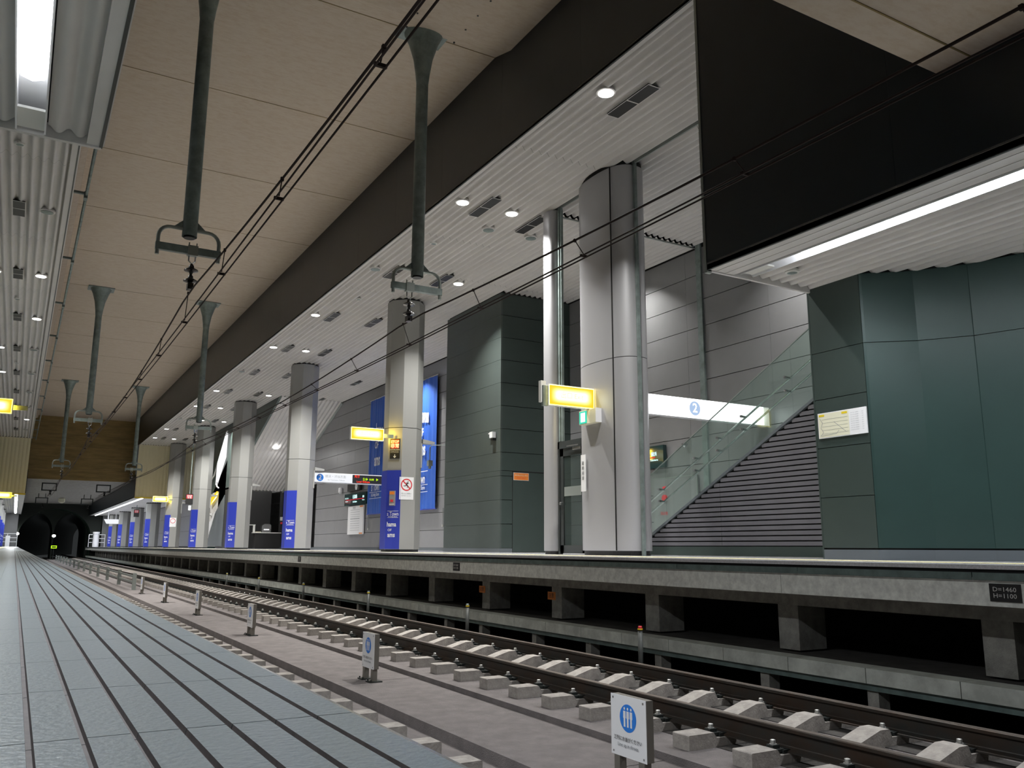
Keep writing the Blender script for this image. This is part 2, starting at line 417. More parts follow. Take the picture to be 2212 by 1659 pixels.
def ribceil(name, xa, xb, y0, y1, z, seg, desc, h=.085, m='ribbed', w=P_, solid=None):
    b = MB()
    b.box(min(xa, xb)-.02, max(xa, xb)+.02, y0, y1, z+.12, z+.2)
    c_ = struct(name, b, 'gap', desc=desc)
    n = max(1, round((y1-y0)/seg)); L = (y1-y0)/n
    me = MB().sheet(ribprof(min(xa, xb), max(xa, xb), z, min(xa, xb), h, w), .003, L-.003).mesh('ceiling_sheet', m, (0, 0, 0), True)
    for k in range(n): link('ceiling_sheet', me, c_, (0, y0+k*L, 0))
    return c_
c1 = ribceil('ceiling_right', 6.93, 9.14, 7.28, 64, 7.05, 4.9, 'white ribbed metal ceiling above the right platform')
ribceil('ceiling_right_inner', 9.16, 13.2, 14.3, 64, 7.05, 4.9, 'white ribbed metal ceiling towards the back wall')
ribceil('ceiling_right_bay', 9.16, 13.2, -3, 14.28, 7.11, 4.9, 'raised bay of white ribbed ceiling over the stairs')
part('bay_trim', MB().box(9.16, 13.2, 14.27, 14.3, 7.045, 7.07).box(9.135, 9.165, 7.3, 14.3, 7.04, 7.2), 'galv_lt', c1)
part('edge_lip', MB().box(6.83, 6.93, 7.28, 64, 7.045, 7.08), 'ribbed', c1)
c2 = ribceil('ceiling_left', -6.1, .21, 7.45, 64, 7.05, 4.9, 'white ribbed metal ceiling above the left platform')
part('edge_lip', MB().box(.19, .33, 7.45, 64, 7.045, 7.08), 'ribbed', c2)
# low near canopies
c3 = ribceil('canopy_right_near', 7.49, 10.4, -3, 7.2, 3.42, 3.4, 'white ribbed low canopy at right', h=.08)
part('edge_lip', MB().box(6.83, 7.26, -3, 7.2, 3.39, 3.47).box(6.97, 7.0, -3, 7.2, 3.385, 3.40).box(7.12, 7.15, -3, 7.2, 3.385, 3.40), 'ribbed', c3)
part('end_trim', MB().box(6.83, 8.62, 7.2, 7.235, 3.375, 3.5), 'ribbed', c3)
part('end_wall', MB().box(6.9, 8.7, 7.1, 7.19, 3.5, 7.1), 'fascia', c3)
c4 = ribceil('canopy_left_near', -6.1, -.33, -3, 7.38, 3.42, 3.4, 'white ribbed low canopy above the left platform', h=.055)
c4b = MB().sheet(ribprof(-.10, .21, 3.42, -.10, .055, .155), -3, 7.38); part('ceiling_sheet', c4b, 'ribbed', c4, True)
part('edge_lip', MB().box(.19, .32, -3, 7.4, 3.39, 3.47), 'ribbed', c4)
part('end_trim', MB().box(-6.1, .30, 7.40, 7.44, 3.375, 3.5), 'ribbed', c4)
part('end_wall', MB().box(-6.1, .25, 7.41, 7.44, 3.5, 7.1), 'fascia', c4)
# far low canopies
for nm, xa, xb, lo, hi in (('canopy_right_far', 7.49, 13.2, 6.83, 7.26), ('canopy_left_far', -6.1, -.33, -.10, .31)):
    c_ = ribceil(nm, xa, xb, 64, 106 if xa > 0 else 104, 3.42, 10, 'low white canopy at the far end', h=.03)
    part('edge_lip', MB().box(lo, hi, 64, 105, 3.39, 3.47), 'ribbed', c_)
# ribbed beige end walls
for nm, xa, xb in (('wall_end_right', 6.86, 13.2), ('wall_end_left', -6.1, .30)):
    b = MB(); pts = []
    x = xa
    while x < xb: pts.append((x, 64-.04*abs(math.sin(math.pi*(x-xa)/.22))**.6)); x += .036
    n = len(pts)
    b.add([(p[0], p[1], 3.42) for p in pts]+[(p[0], p[1], 7.08) for p in pts], [(i, i+1, i+1+n, i+n) for i in range(n-1)])
    ew = struct(nm, b, 'ribbed_beige', True, 'beige ribbed end wall under the high ceiling')
    part('bottom_trim', MB().box(xa, xb, 63.9, 63.98, 3.36, 3.44), 'yellow_paint', ew)

# --- back walls, panelled
def panelwall(name, x, sgn, y0, y1, zs, w_, m, desc, skip=None):
    b = MB().box(x+.03*sgn, x+.3*sgn, y0, y1, 0, zs[-1]+.1)
    W_ = struct(name, b, 'gap', desc=desc)
    n = max(1, round((y1-y0)/w_)); L = (y1-y0)/n
    for z0, z1 in zip(zs, zs[1:]):
        me = MB().box(x, x+.03*sgn, .002, L-.002, z0+.008, z1-.008).mesh('wall_panel', m)
        for k in range(n):
            if skip and skip(y0+k*L, y0+(k+1)*L, z0, z1): continue
            link('wall_panel', me, W_, (0, y0+k*L, 0))
    return W_
ZS = [.10+.63*k for k in range(12)]
wr = panelwall('wall_right', YW, 1, -3, 62.6, ZS, 2.52, 'grey_panel', 'grey metal panelled wall behind the right platform', skip=lambda a, c, z0, z1: a > 43 and a < 49 and z1 < 3.3)
part('baseboard', MB().box(YW-.01, YW+.03, -3, 64, 0, .10), 'skirt', wr)
part('wall_post', MB().box(YW-.05, YW+.0, 14.08, 14.24, .1, 7.1), 'galv', wr)
part('wall_post', MB().box(YW-.03, YW+.0, 9.3, 9.36, .1, 7.1), 'galv_lt', wr)
wl = panelwall('wall_left', MX(YW), -1, -3, 104, ZS, 5.1, 'grey_panel', 'grey panelled wall behind the left platform')
wf = panelwall('wall_right_far', 10.9, 1, 64.2, 106, [.1, 1.2, 2.3, 3.4], 3.5, 'grey_panel', 'pale grey wall beyond the far columns')
# end of right platform
struct('wall_end', MB().box(8.2, 13.5, 106, 106.3, -1, 5).box(-6.4, .1, 104, 104.3, -1, 5), 'grey_panel')

# --- dark green box room on the right platform (X 10.95.., Y 19.6..23)
def gbox(name, zs, desc):
    b = MB().box(11.0, YW, 19.65, 22.95, 0, 7.12); W_ = struct(name, b, 'gap', desc=desc)
    for z0, z1 in zip(zs, zs[1:]):
        part('wall_panel', MB().box(10.95, 11.0, 19.6, 23.0, z0+.003, z1-.003), 'green_dk_lit', W_)
        if z1 < 2.2: part('wall_panel', MB().box(11.0, 11.32, 19.6, 19.65, z0+.008, z1-.008), 'green_dk', W_); part('wall_panel', MB().box(12.5, YW, 19.6, 19.65, z0+.008, z1-.008), 'green_dk', W_)
        else: part('wall_panel', MB().box(11.0, YW, 19.6, 19.65, z0+.008, z1-.008), 'green_dk', W_)
    part('baseboard', MB().box(10.94, 11.32, 19.59, 23.01, 0, .1), 'skirt', W_)
    return W_
gb = gbox('wall_room', ZS[:4]+[2.13]+ZS[4:], 'dark green panelled service room')
dr = thing('door_1', 'flush dark green service door beside the thin steel column', 'door', (11.35, 19.6, 0)); dr['kind'] = 'structure'; del dr['category']
part('door_leaf', MB().box(11.34, 12.45, 19.605, 19.64, .01, 2.11), 'green_dk', dr)
part('door_frame', MB().box(11.32, 11.335, 19.595, 19.65, 0, 2.13).box(12.46, 12.48, 19.595, 19.65, 0, 2.13).box(11.32, 12.48, 19.595, 19.65, 2.115, 2.135), 'gap', dr)
part('door_handle', MB().lathe([(.01, 0), (.035, .01), (.035, .05), (.01, .06)], (12.33, 19.56, .98), 10).box(12.32, 12.34, 19.56, 19.61, .99, 1.02), 'steel', dr)

# --- green curved wall at the right (underside of the near canopy)
gpl = [(8.6, 7.24), (8.6, 6.47), (9.06, 6.08), (9.40, 5.58), (9.58, 5.02), (9.66, 4.3), (9.68, 3.4), (9.68, -3)]
b = MB()
for p, q in zip(gpl, gpl[1:]):
    b.quad((p[0]+.03, p[1], 0), (q[0]+.03, q[1], 0), (q[0]+.03, q[1], 3.5), (p[0]+.03, p[1], 3.5))
b.quad((8.63, 7.24, 0), (8.85, 7.24, 0), (8.85, 7.24, 7.1), (8.63, 7.24, 7.1))
b.box(8.68, 8.9, -3, 7.24, 3.6, 7.1)
gw = struct('wall_curved', b, 'gap', desc='curving wall of dark teal panels at right')
for i, (p, q) in enumerate(zip(gpl, gpl[1:])):
    d = Vector((q[0]-p[0], q[1]-p[1])); L = d.length; d.normalize(); n_ = Vector((d.y, -d.x))*-1  # towards platform
    e = .004
    for z0, z1 in ([(.13, .74), (.74, 1.35), (1.35, 1.96), (1.96, 2.56), (2.56, 3.43)] if i == 0 else [(.13, 2.56), (2.56, 3.43)]):
        a = Vector(p)+d*e; c = Vector(p)+d*(L-e)
        nn = Vector((-abs(d.y), d.x if d.y < 0 else -d.x)); nn.normalize()
        if nn.x > 0: nn = -nn
        pts = [(a.x, a.y), (c.x, c.y), (c.x-nn.x*.03, c.y-nn.y*.03), (a.x-nn.x*.03, a.y-nn.y*.03)]
        part('wall_panel', MB().prism(pts, z0+.004, z1-.004, 'z'), 'green_dk' if i == 0 else 'green', gw)
    pts = [(p[0], p[1]), (q[0], q[1]), (q[0]+.03, q[1]), (p[0]+.03, p[1])]
    part('baseboard', MB().prism(pts, 0, .115, 'z'), 'skirt', gw)
part('end_panel', MB().box(8.6, 8.85, 7.24, 7.26, .0, 3.42), 'green_dk', gw)

# ================================================================== LIGHTS
def area(name, loc, rot, sx, sy, power, col=(1, 1, 1), parent=None, shape='RECTANGLE', spread=math.pi):
    l = bpy.data.lights.new(name, 'AREA'); l.shape = shape; l.size = sx; l.size_y = sy; l.energy = power; l.color = col; l.spread = spread
    o = bpy.data.objects.new(name, l); COL.objects.link(o); o.rotation_euler = rot
    if parent: o.parent = parent; o.location = Vector(loc)-wloc(parent)
    else: o.location = loc
    return o
def downlight(x, y, lit, z=7.05, r=.12, label='', power=None):
    t = thing('downlight', label, 'downlight', (x, y, z), 'recessed downlights in the ribbed ceiling')
    ring = MB()
    prof = [(r, .01), (r+.045, .01), (r+.045, -.012), (r, -.012), (r, .01)]
    ring.lathe(prof, (x, y, z), 20)
    part('trim_ring', MB().lathe([(r+.035, .03), (r+.035, -.006), (r+.01, -.010)], (x, y, z), 20), 'ribbed', t, False)
    part('lens', MB().lathe([(r, -.016), (r, -.020)], (x, y, z), 20), 'e_lamp' if lit else 'galv', t)
    if lit:
        area('lamp_light', (x, y, z-.03), (0, 0, 0), r*1.7, r*1.7, power or E_DOWN, (1, .985, .95), t, 'DISK', math.radians(108))
    return t
def vent(x, y, z=7.05, L=1.05, label=''):
    t = thing('ceiling_vent', label, 'vent', (x, y, z), 'black air vents in the ribbed ceiling')
    fb = MB(); o4 = [(x-.125, y-L/2-.02), (x+.125, y-L/2-.02), (x+.125, y+L/2+.02), (x-.125, y+L/2+.02)]; i4 = [(x-.11, y-L/2), (x+.11, y-L/2), (x+.11, y+L/2), (x-.11, y+L/2)]
    fb.add([(p[0], p[1], z-.012) for p in o4+i4], [(i, (i+1) % 4, (i+1) % 4+4, i+4) for i in range(4)])
    part('frame', fb, 'ribbed', t)
    part('divider', MB().box(x-.11, x+.11, y-.012, y+.012, z-.012, z+.02), 'ribbed', t)
    b = MB().box(x-.11, x+.11, y-L/2, y+L/2, z-.010, z+.02)
    part('grille', b, 'black', t)
    return t
def sensor(x, y, z=7.05, label=''):
    t = thing('ceiling_speaker', label, 'speaker', (x, y, z)); t['group'] = 'small round speakers and sensors in the ceiling'
    part('rim', MB().lathe([(.085, .02), (.085, -.01), (.07, -.018)], (x, y, z), 14), 'white_box', t)
    part('cone', MB().lathe([(.07, -.016), (.03, -.024)], (x, y, z), 14), 'galv', t)
W5 = [9.7, 14.63, 19.55, 24.57, 29.48, 34.4, 39.4, 44.36, 49.3, 54.2, 59.1]
edge_lit = {0, 1, 3, 4, 6, 7, 9, 10}
nth = ['first', 'second', 'third', 'fourth', 'fifth', 'sixth', 'seventh', 'eighth', 'ninth', 'tenth', 'eleventh']
for i, y in enumerate(W5):
    downlight(7.25, y, i in edge_lit, label='%s downlight, %s of the row along the right canopy edge counted from the camera' % ('glowing' if i in edge_lit else 'unlit', nth[i]))
    if i % 3 == 1 or i in (8,): downlight(8.41, y, True, label='glowing downlight, %s place of the second row over the right platform' % nth[i])
    if i in (2, 6, 8): downlight(9.6, y, True, label='glowing downlight, %s place of the row beyond the right columns' % nth[i])
    if i in (4, 5, 8): downlight(12.1, y, i != 5, label='downlight, %s place of the row beside the right back wall' % nth[i])
    vent(7.77, y, label='black slot vent, %s of the row nearest the right canopy edge' % nth[i])
    vent(9.11 if i else 9.5, y+.35 if i == 1 else y, label='black slot vent, %s of the middle row over the right platform' % nth[i]) if i > 0 else None
    if i > 2: vent(12.07, y, label='black slot vent, %s of the row by the right back wall' % nth[i])
    if i in (3, 4, 9): downlight(MX(7.25), y, True, label='glowing downlight, %s of the row along the left canopy edge' % nth[i])
    elif i > 0: downlight(MX(7.25), y, False, label='unlit downlight, %s of the row along the left canopy edge' % nth[i])
    if i > 0: vent(MX(7.77), y+.1, L=.9, label='black slot vent, %s of the row over the left platform' % nth[i])
    if i in (1, 3, 5, 6, 8): downlight(MX(8.28), y+.1, True, label='glowing downlight, %s of the inner row over the left platform' % nth[i])
downlight(8.43, 15.7, False, label='unlit downlight beside the brightest lamp'); downlight(9.5, 15.65, False, label='unlit downlight nearest the thin steel column')
for x, y, l in ((7.74, 17.1, 'small speaker in the right canopy between the second and third vents'), (MX(7.77), 16.3, 'small speaker at the near end of the left high canopy'), (7.8, 22.3, 'small speaker in the right canopy short of the octagonal column'), (MX(7.77), 27.3, 'small speaker between the left canopy vents'), (MX(7.77), 37.3, 'small sensor far along the left canopy')):
    sensor(x, y, label=l)
# wall-washing lamps over the stairs
for y in (10.7, 16.15): downlight(12.45, y, True, power=140, z=7.11, label='downlight over the stairs at Y %.0f metres' % y if False else ('downlight over the upper flight of the stairs' if y < 12 else 'downlight over the foot of the stairs'))

# fluorescent troughs
def trough(name, x0, x1, y0, y1, z, label, power, endy=None):
    t = thing(name, label, 'strip light', ((x0+x1)/2, y0, z))
    b = MB(); b.box(x0-.012, x0, y0, y1, z-.03, z+.12); b.box(x1, x1+.012, y0, y1, z-.03, z+.12); b.box(x0, x1, y0, y1, z+.12, z+.13)
    part('housing', b, 'white', t)
    part('diffuser', MB().prism([(x0+.012, z+.03), (x0+.02, z-.02), ((x0+x1)/2, z-.045), (x1-.02, z-.02), (x1-.012, z+.03)], y0+.1, y1-.9), 'e_tube', t)
    part('end_plate', MB().box(x0, x1, y1-.35, y1, z+.0, z+.02), 'white_box', t)
    n = max(1, round((y1-y0)/10))
    for k in range(n):
        a = y0+(y1-.6-y0)*k/n; c = y0+(y1-.6-y0)*(k+1)/n
        area('strip_glow', ((x0+x1)/2, (a+c)/2, z-.055), (0, 0, 0), x1-x0, c-a, power*(c-a), (.92, .96, 1), t, 'RECTANGLE', math.radians(146))
    return t
trough('strip_light', 7.28, 7.47, 1.0, 7.1, 3.40, 'long bright fluorescent strip in the low canopy at right', E_TUBE)
trough('strip_light', -.31, -.12, 1.2, 7.36, 3.40, 'bright fluorescent strip in the ribbed canopy at top left', E_TUBE*2.0)
trough('strip_light', 7.28, 7.47, 64.2, 105, 3.40, 'thin fluorescent strip along the far right canopy', E_TUBE)
trough('strip_light', -.31, -.12, 64.2, 103, 3.40, 'fluorescent strip along the far left canopy', E_TUBE)
for x in (8.5, 9.0): pass
sensor(7.84, 6.81, 3.42, 'round speaker in the near right canopy beside the strip light')

# ================================================================== TRACKS
def track(xc, dz, y0, label, detail_to, both):
    t = thing('railway_track', label, 'track', (xc, 0, -1.32+dz))
    prof = [(-1.0, -.11), (-1.0, .010), (-.992, .015), (-.76, .015), (-.73, -.025), (-.44, -.025), (-.41, .035), (-.31, .035), (-.06, -.038), (.06, -.038), (.31, .035), (.41, .035), (.44, -.025), (.73, -.025), (.76, .015), (.992, .015), (1.0, .010), (1.0, -.11)]
    me = MB().prism([(p[0], p[1]) for p in prof], -.09, .09).mesh('sleeper', 'sleeper', (0, 0, 0))
    cl = MB(); cl.m = 0
    cl.box(-.05, .05, -.055, .055, .0, .022); cl.box(-.045, .02, -.03, .03, .022, .045)
    cl.m = 1; cl.lathe([(.019, .045), (.019, .075), (.012, .078)], (-.01, 0, 0), 6); cl.lathe([(.026, .036), (.026, .05)], (-.01, 0, 0), 8)
    cme = cl.mesh('rail_clip', ['iron', 'bolt'])
    pad = MB().box(-.1, .1, -.07, .07, -.028, -.0).mesh('base_plate', 'iron')
    k = 0; y = y0
    far = MB(); farc = MB()
    while y < 105:
        if y < 70:
            s_ = link('sleeper', me, t, (0, y, .11))
            if not both: s_.scale = (1.06, 1, 1)
            if y < detail_to:
                for sx in (-1, 1):
                    link('base_plate', pad, s_, (sx*.58, 0, .0))
                    for q in (-1, 1):
                        if not both and not (sx > 0): pass
                        c_ = link('rail_clip', cme, s_, (sx*.58+q*.115, 0, -.018)); c_.scale = (q*-1 if False else 1, 1, 1)
            else:
                for sx in (-1, 1): farc.box(sx*.58-.16, sx*.58+.16, y-.06, y+.06, .08, .13)
        else:
            far.prism([(p[0], p[1]+.11) for p in prof], y-.09, y+.09)
        y += .6135 if both else .625
    o = link('sleeper', far.mesh('sleeper', 'sleeper'), t); stuff(o)
    o = link('rail_clip', farc.mesh('rail_clip', 'iron'), t); stuff(o)
    rp = [(-.064, 0), (-.064, .011), (-.012, .028), (-.008, .035), (-.008, .112), (-.03, .125), (-.0325, .128), (-.0325, .148), (-.027, .153), (.027, .153), (.0325, .148), (.0325, .128), (.03, .125), (.008, .112), (.008, .035), (.012, .028), (.064, .011), (.064, 0)]
    for sx in (-.58, .58):
        b = MB(); b.prism([(p[0]+sx, p[1]+.088) for p in rp], -3, 140)
        o = link('rail', b.mesh('rail', 'rail'), t)
        link('running_surface', MB().box(sx-.026, sx+.026, -3, 140, .2412, .2425).mesh('running_surface', 'rail_head'), o)
    return t
track(5.37, -.02, 6.92-6*.6135, 'right-hand railway track on concrete sleepers beside the far platform', 26, True)
track(1.74, -.055, 5.31-8*.625, 'left-hand railway track largely hidden below the near platform edge', 12, False)
# pipes / marker posts in front of the ledge
for y, l in ((8.37, 'grey marker post with a red tip by the ledge, nearest'), (12.93, 'grey marker post by the ledge, second from the camera'), (17.55, 'grey marker post by the ledge, third from the camera'), (22.3, 'grey marker post by the ledge, fourth from the camera'), (27.0, 'grey marker post by the ledge, fifth from the camera'), (31.6, 'grey marker post by the ledge, sixth from the camera')):
    t = thing('marker_post', l, 'post', (6.62, y, -1.42), 'marker posts beside the ledge')
    part('pipe', MB().tube([(6.62, y, -1.42), (6.62, y, -.86)], .03, 10), 'post_grey', t, True)
    part('band', MB().tube([(6.62, y, -.845), (6.62, y, -.83)], .032, 10), 'yellow_paint', t, True)
    part('tip', MB().tube([(6.62, y, -.832), (6.62, y, -.80)], [.03, .022], 10), 'red' if y < 10 else 'galv', t, True)
# number plates on the platform face
for y, l in ((4.01, 'black D=1460 H=1100 plate at the right edge of the photo'), (13.78, 'black gauge plate on the platform face, middle one'), (23.5, 'small far black gauge plate on the platform face')):
    t = thing('gauge_plate', l, 'plate', (6.825, y, -.21), 'gauge plates on the platform face')
    part('plate', MB().box(6.818, 6.829, y-.125, y+.125, -.285, -.145), 'black', t)
    text('D=1460', .05, 'white_box', t, (6.817, y, -.19), (0, -1, 0), sx=1.15)
    text('H=1100', .05, 'white_box', t, (6.817, y, -.24), (0, -1, 0), sx=1.15)
for y in (13.87, 11.55):
    t = thing('warning_sticker', 'orange warning sticker on a pillar under the platform, %s' % ('nearer one' if y < 12 else 'farther one'), 'sticker', (7.39, y, -.6))
    part('sheet', MB().box(7.392, 7.399, y-.11, y+.11, -.68, -.56), 'orange', t)
    text('注意', .08, 'black', t, (7.391, y, -.62), (0, -1, 0))

# ================================================================== LINE-UP SIGNS
def person_icon(t, y, z, s, x):
    b = MB()
    def e(cy, cz, ry, rz, n=10): b.add([(x, cy+ry*math.cos(2*math.pi*i/n), cz+rz*math.sin(2*math.pi*i/n)) for i in range(n)], [tuple(range(n))])
    e(y, z+.078*s, .011*s, .013*s)
    b.add([(x, y+.017*s, z+.058*s), (x, y-.017*s, z+.058*s), (x, y-.019*s, z+.0*s), (x, y-.012*s, z-.005*s), (x, y-.012*s, z-.075*s), (x, y+.012*s, z-.075*s), (x, y+.012*s, z-.005*s), (x, y+.019*s, z)], [(0, 1, 2, 3, 6, 7), (3, 4, 5, 6)])
    part('person_symbol', b, 'white', t)
def lineup(y, x, label):
    z0 = -1.37; t = thing('queue_sign', label, 'sign', (x, y, z0), 'line-up signs on the walkway between the tracks')
    for q in (-.13, .13):
        part('leg', MB().box(x-.005, x+.05, y+q-.03, y+q+.03, z0+.01, z0+.30), 'frame_tan', t)
        part('foot_plate', MB().box(x-.05, x+.10, y+q-.07, y+q+.07, z0, z0+.012).lathe([(.008, .01), (.008, .03)], (x-.03, y+q-.05, z0), 6).lathe([(.008, .01), (.008, .03)], (x-.03, y+q+.05, z0), 6), 'iron', t)
    part('board', MB().box(x-.003, x+.055, y-.185, y+.185, z0+.14, z0+.52), 'frame_tan', t)
    part('face', MB().box(x-.007, x-.003, y-.187, y+.187, z0+.138, z0+.522), 'white', t)
    b = MB(); n = 28; b.add([(x-.0085, y+.088*math.cos(2*math.pi*i/n), z0+.385+.088*math.sin(2*math.pi*i/n)) for i in range(n)], [tuple(range(n))])
    part('blue_disc', b, 'signblue', t)
    for dy in (-.035, 0, .035): person_icon(t, y-dy, z0+.385, .75, x-.010)
    text('三列にお並びください', .030, 'black', t, (x-.009, y, z0+.25), (0, -1, 0), bold=.01)
    text('Line up in threes', .032, 'text_grey', t, (x-.009, y, z0+.212), (0, -1, 0), bold=.01)
    for a, c in ((-.16, .16), (.16, .16), (-.16, .5), (.16, .5)):
        part('screw', MB().box(x-.010, x-.007, y+a-.006, y+a+.006, z0+c-.006, z0+c+.006), 'steel', t)
SX = 3.63
for y, l in ((4.73, 'white line-up sign with blue disc, nearest the camera'), (9.55, 'white line-up sign with blue disc, second from the camera'), (15.25, 'line-up sign on the walkway, third from the camera'), (20.2, 'line-up sign on the walkway, fourth from the camera'), (25.0, 'line-up sign on the walkway, fifth from the camera'), (29.8, 'line-up sign on the walkway, sixth and farthest')):
    lineup(y, SX, l)
fe = thing('low_fence', 'low two-rail steel fence running down the middle walkway towards the tunnel', 'fence', (3.68, 32, -1.37))
for k in range(14):
    y = 32.4+k*4.9; part('post', MB().box(3.64, 3.76, y-.06, y+.06, -1.37, -.80), 'galv_lt', fe)
for z in (-.92, -1.12): part('rail', MB().box(3.69, 3.72, 32.4, 96.2, z-.03, z+.03), 'galv_lt', fe)

# ================================================================== OVERHEAD LINE
def mast(x, y, ztop, label):
    t = thing('catenary_mast', label, 'mast', (x, y, ztop), 'tubular hangers carrying the overhead line')
    part('base_plate', MB().box(x-.42, x+.42, y-.30, y+.30, ztop-.03, ztop), 'galv', t)
    smooth_angle(part('flare', MB().lathe([(.11, -.95), (.125, -.8), (.17, -.5), (.26, -.2), (.34, -.03)], (x, y, ztop), 20), 'galv', t))
    smooth_angle(part('pipe', MB().lathe([(.085, 4.60-ztop), (.105, 4.55-ztop), (.105, -.9)], (x, y, ztop), 20), 'galv', t))
    part('pipe_mouth', MB().lathe([(.08, 4.53-ztop), (.08, 4.56-ztop)], (x, y, ztop), 14), 'black', t)
    b = MB(); pts = []
    w_ = .42; zt, zb = 4.66, 4.22
    pts = [(x-w_, y, zb), (x-w_, y, zt-.16)]+[(x-w_+.16-.16*math.cos(a), y, zt-.16+.16*math.sin(a)) for a in [i*math.pi/10 for i in range(1, 6)]]
    pts2 = [(2*x-p[0], p[1], p[2]) for p in pts]
    smooth_angle(part('arm', MB().tube(pts+[(x-.1, y, zt)], .028, 8), 'galv_lt', t), 50)
    smooth_angle(part('arm', MB().tube(pts2+[(x+.1, y, zt)], .028, 8), 'galv_lt', t), 50)
    part('gusset', MB().prism([(x-.24, zt), (x-.1, zt), (x-.1, zt+.13)], y-.006, y+.006).prism([(x+.24, zt), (x+.1, zt), (x+.1, zt+.13)], y-.006, y+.006), 'galv', t)
    part('cross_bar', MB().box(x-w_-.03, x+w_+.03, y-.035, y+.035, 4.29, 4.40), 'galv', t)
    return t
def insul(x, y, xm):
    t = thing('insulator', '', 'insulator', (xm, y, 4.4), 'insulator strings under the hangers')
    part('clamp', MB().box(xm-.07, xm+.07, y-.045, y+.045, 4.27, 4.42).box(xm-.06, xm-.045, y-.01, y+.01, 4.42, 4.47).box(xm+.045, xm+.06, y-.01, y+.01, 4.42, 4.47), 'galv_lt', t)
    part('shackle', MB().tube([(xm-.045, y, 4.28), (xm-.045, y, 4.19), (xm, y, 4.15), (xm+.045, y, 4.19), (xm+.045, y, 4.28)], .011, 6), 'steel', t)
    for z in (4.06, 3.90):
        smooth_angle(part('disc', MB().lathe([(.015, .09), (.035, .06), (.04, .03), (.095, .0), (.10, -.015), (.03, -.03), (.018, -.07)], (xm, y, z), 16), 'insul', t), 50)
    part('wire_clamp', MB().box(xm-.04, xm+.04, y-.06, y+.06, 3.76, 3.85).box(xm-.02, xm+.02, y-.10, y+.10, 3.77, 3.81), 'insul', t)
    return t
ranks = {12.52: 'nearest', 32.15: 'second from the camera', 51.8: 'farthest'}
for x, side in ((5.38, 'right'), (1.77, 'left')):
    for y in (12.52, 32.15, 51.8):
        mast(x, y, 9.04, 'grey tubular hanger over the %s track, %s' % (side, ranks[y]))
        t = insul(x, y, x-.13 if side == 'right' and y < 20 else (x+.06 if side == 'left' else x-.1))
        t['label'] = 'two-disc insulator under the %s track hanger, %s' % (side, ranks[y])
def catz(y, zc, zs=3.86):
    # sagging messenger wire between supports 19.6 m apart
    u = ((y-12.52) % 19.62)/19.62; return zc+(zs-zc)*(2*u-1)**2
for side, xm, xc, zlow, zc in (('right', 5.27, 5.39, 3.55, 3.44), ('left', 1.82, 1.80, 3.40, 3.27)):
    t = thing('overhead_line', 'overhead wires above the %s track with droppers' % side, 'wire', (xc, 0, zc))
    n = 130; pts = [(xm, -3+i*1.0, (catz(-3+i, zlow, 3.80 if side == 'right' else 3.72)) if -3+i < 72 else 3.8) for i in range(80)]
    part('messenger_wire', MB().tube(pts, .0125, 6), 'wire', t, True)
    rise = lambda y: zc+max(0, y-14)*.009
    for dx in (-.035, .035):
        part('contact_wire', MB().tube([(xc+dx, -3+i*2, rise(-3+i*2)) for i in range(40)], .0095, 6), 'wire', t, True)
    y = 2.6 if side == 'right' else 4.9
    k = 0
    while y < 60:
        zt = catz(y, zlow, 3.80 if side == 'right' else 3.72)
        if zt-rise(y) > .03:
            part('dropper', MB().tube([(xm, y, zt), (xc, y, rise(y)+.03)], .006, 5).box(xm-.014, xm+.014, y-.014, y+.014, zt-.02, zt+.016).box(xc-.045, xc+.045, y-.012, y+.012, rise(y)-.006, rise(y)+.02), 'wire', t)
        k += 1; y += 2.55
# small brackets near the tunnel
for x, y, z, l in ((1.8, 71, 4.64, 'rectangular wire bracket hanging ahead of the tunnel, left near one'), (5.4, 71, 4.64, 'rectangular wire bracket hanging ahead of the tunnel, right near one'), (1.7, 86, 4.3, 'rectangular wire bracket hanging ahead of the tunnel, left far one'), (5.3, 86, 4.3, 'rectangular wire bracket hanging ahead of the tunnel, right far one')):
    t = thing('hanging_bracket', l, 'bracket', (x, y, z))
    part('frame', MB().box(x-.5, x+.5, y-.04, y+.04, z-.08, z).box(x-.5, x-.42, y-.04, y+.04, z-.55, z).box(x+.42, x+.5, y-.04, y+.04, z-.55, z).box(x-.5, x+.5, y-.04, y+.04, z-.58, z-.5), 'iron', t)
    part('insulator', MB().lathe([(.06, 0), (.09, -.12), (.04, -.14), (.09, -.28), (.04, -.3)], (x+.1, y, z-.56), 8), 'insul', t)
    if y > 80: part('stem', MB().box(x-.3, x-.24, y-.03, y+.03, z, 4.64).box(x+.24, x+.3, y-.03, y+.03, z, 4.64), 'iron', t)
# cable pipe along the left canopy with brackets
t = thing('cable_pipe', 'dark pipe on brackets along the left canopy edge', 'pipe', (.57, 7.5, 7.2))
part('pipe', MB().tube([(.57, 7.6, 7.2), (.57, 66, 7.2)], .03, 8), 'galv', t, True)
for k in range(12):
    y = 13.95+4.65*k; part('pipe_bracket', MB().box(.335, .57, y-.03, y+.03, 7.22, 7.27).box(.53, .60, y-.09, y+.09, 7.12, 7.26), 'galv', t)

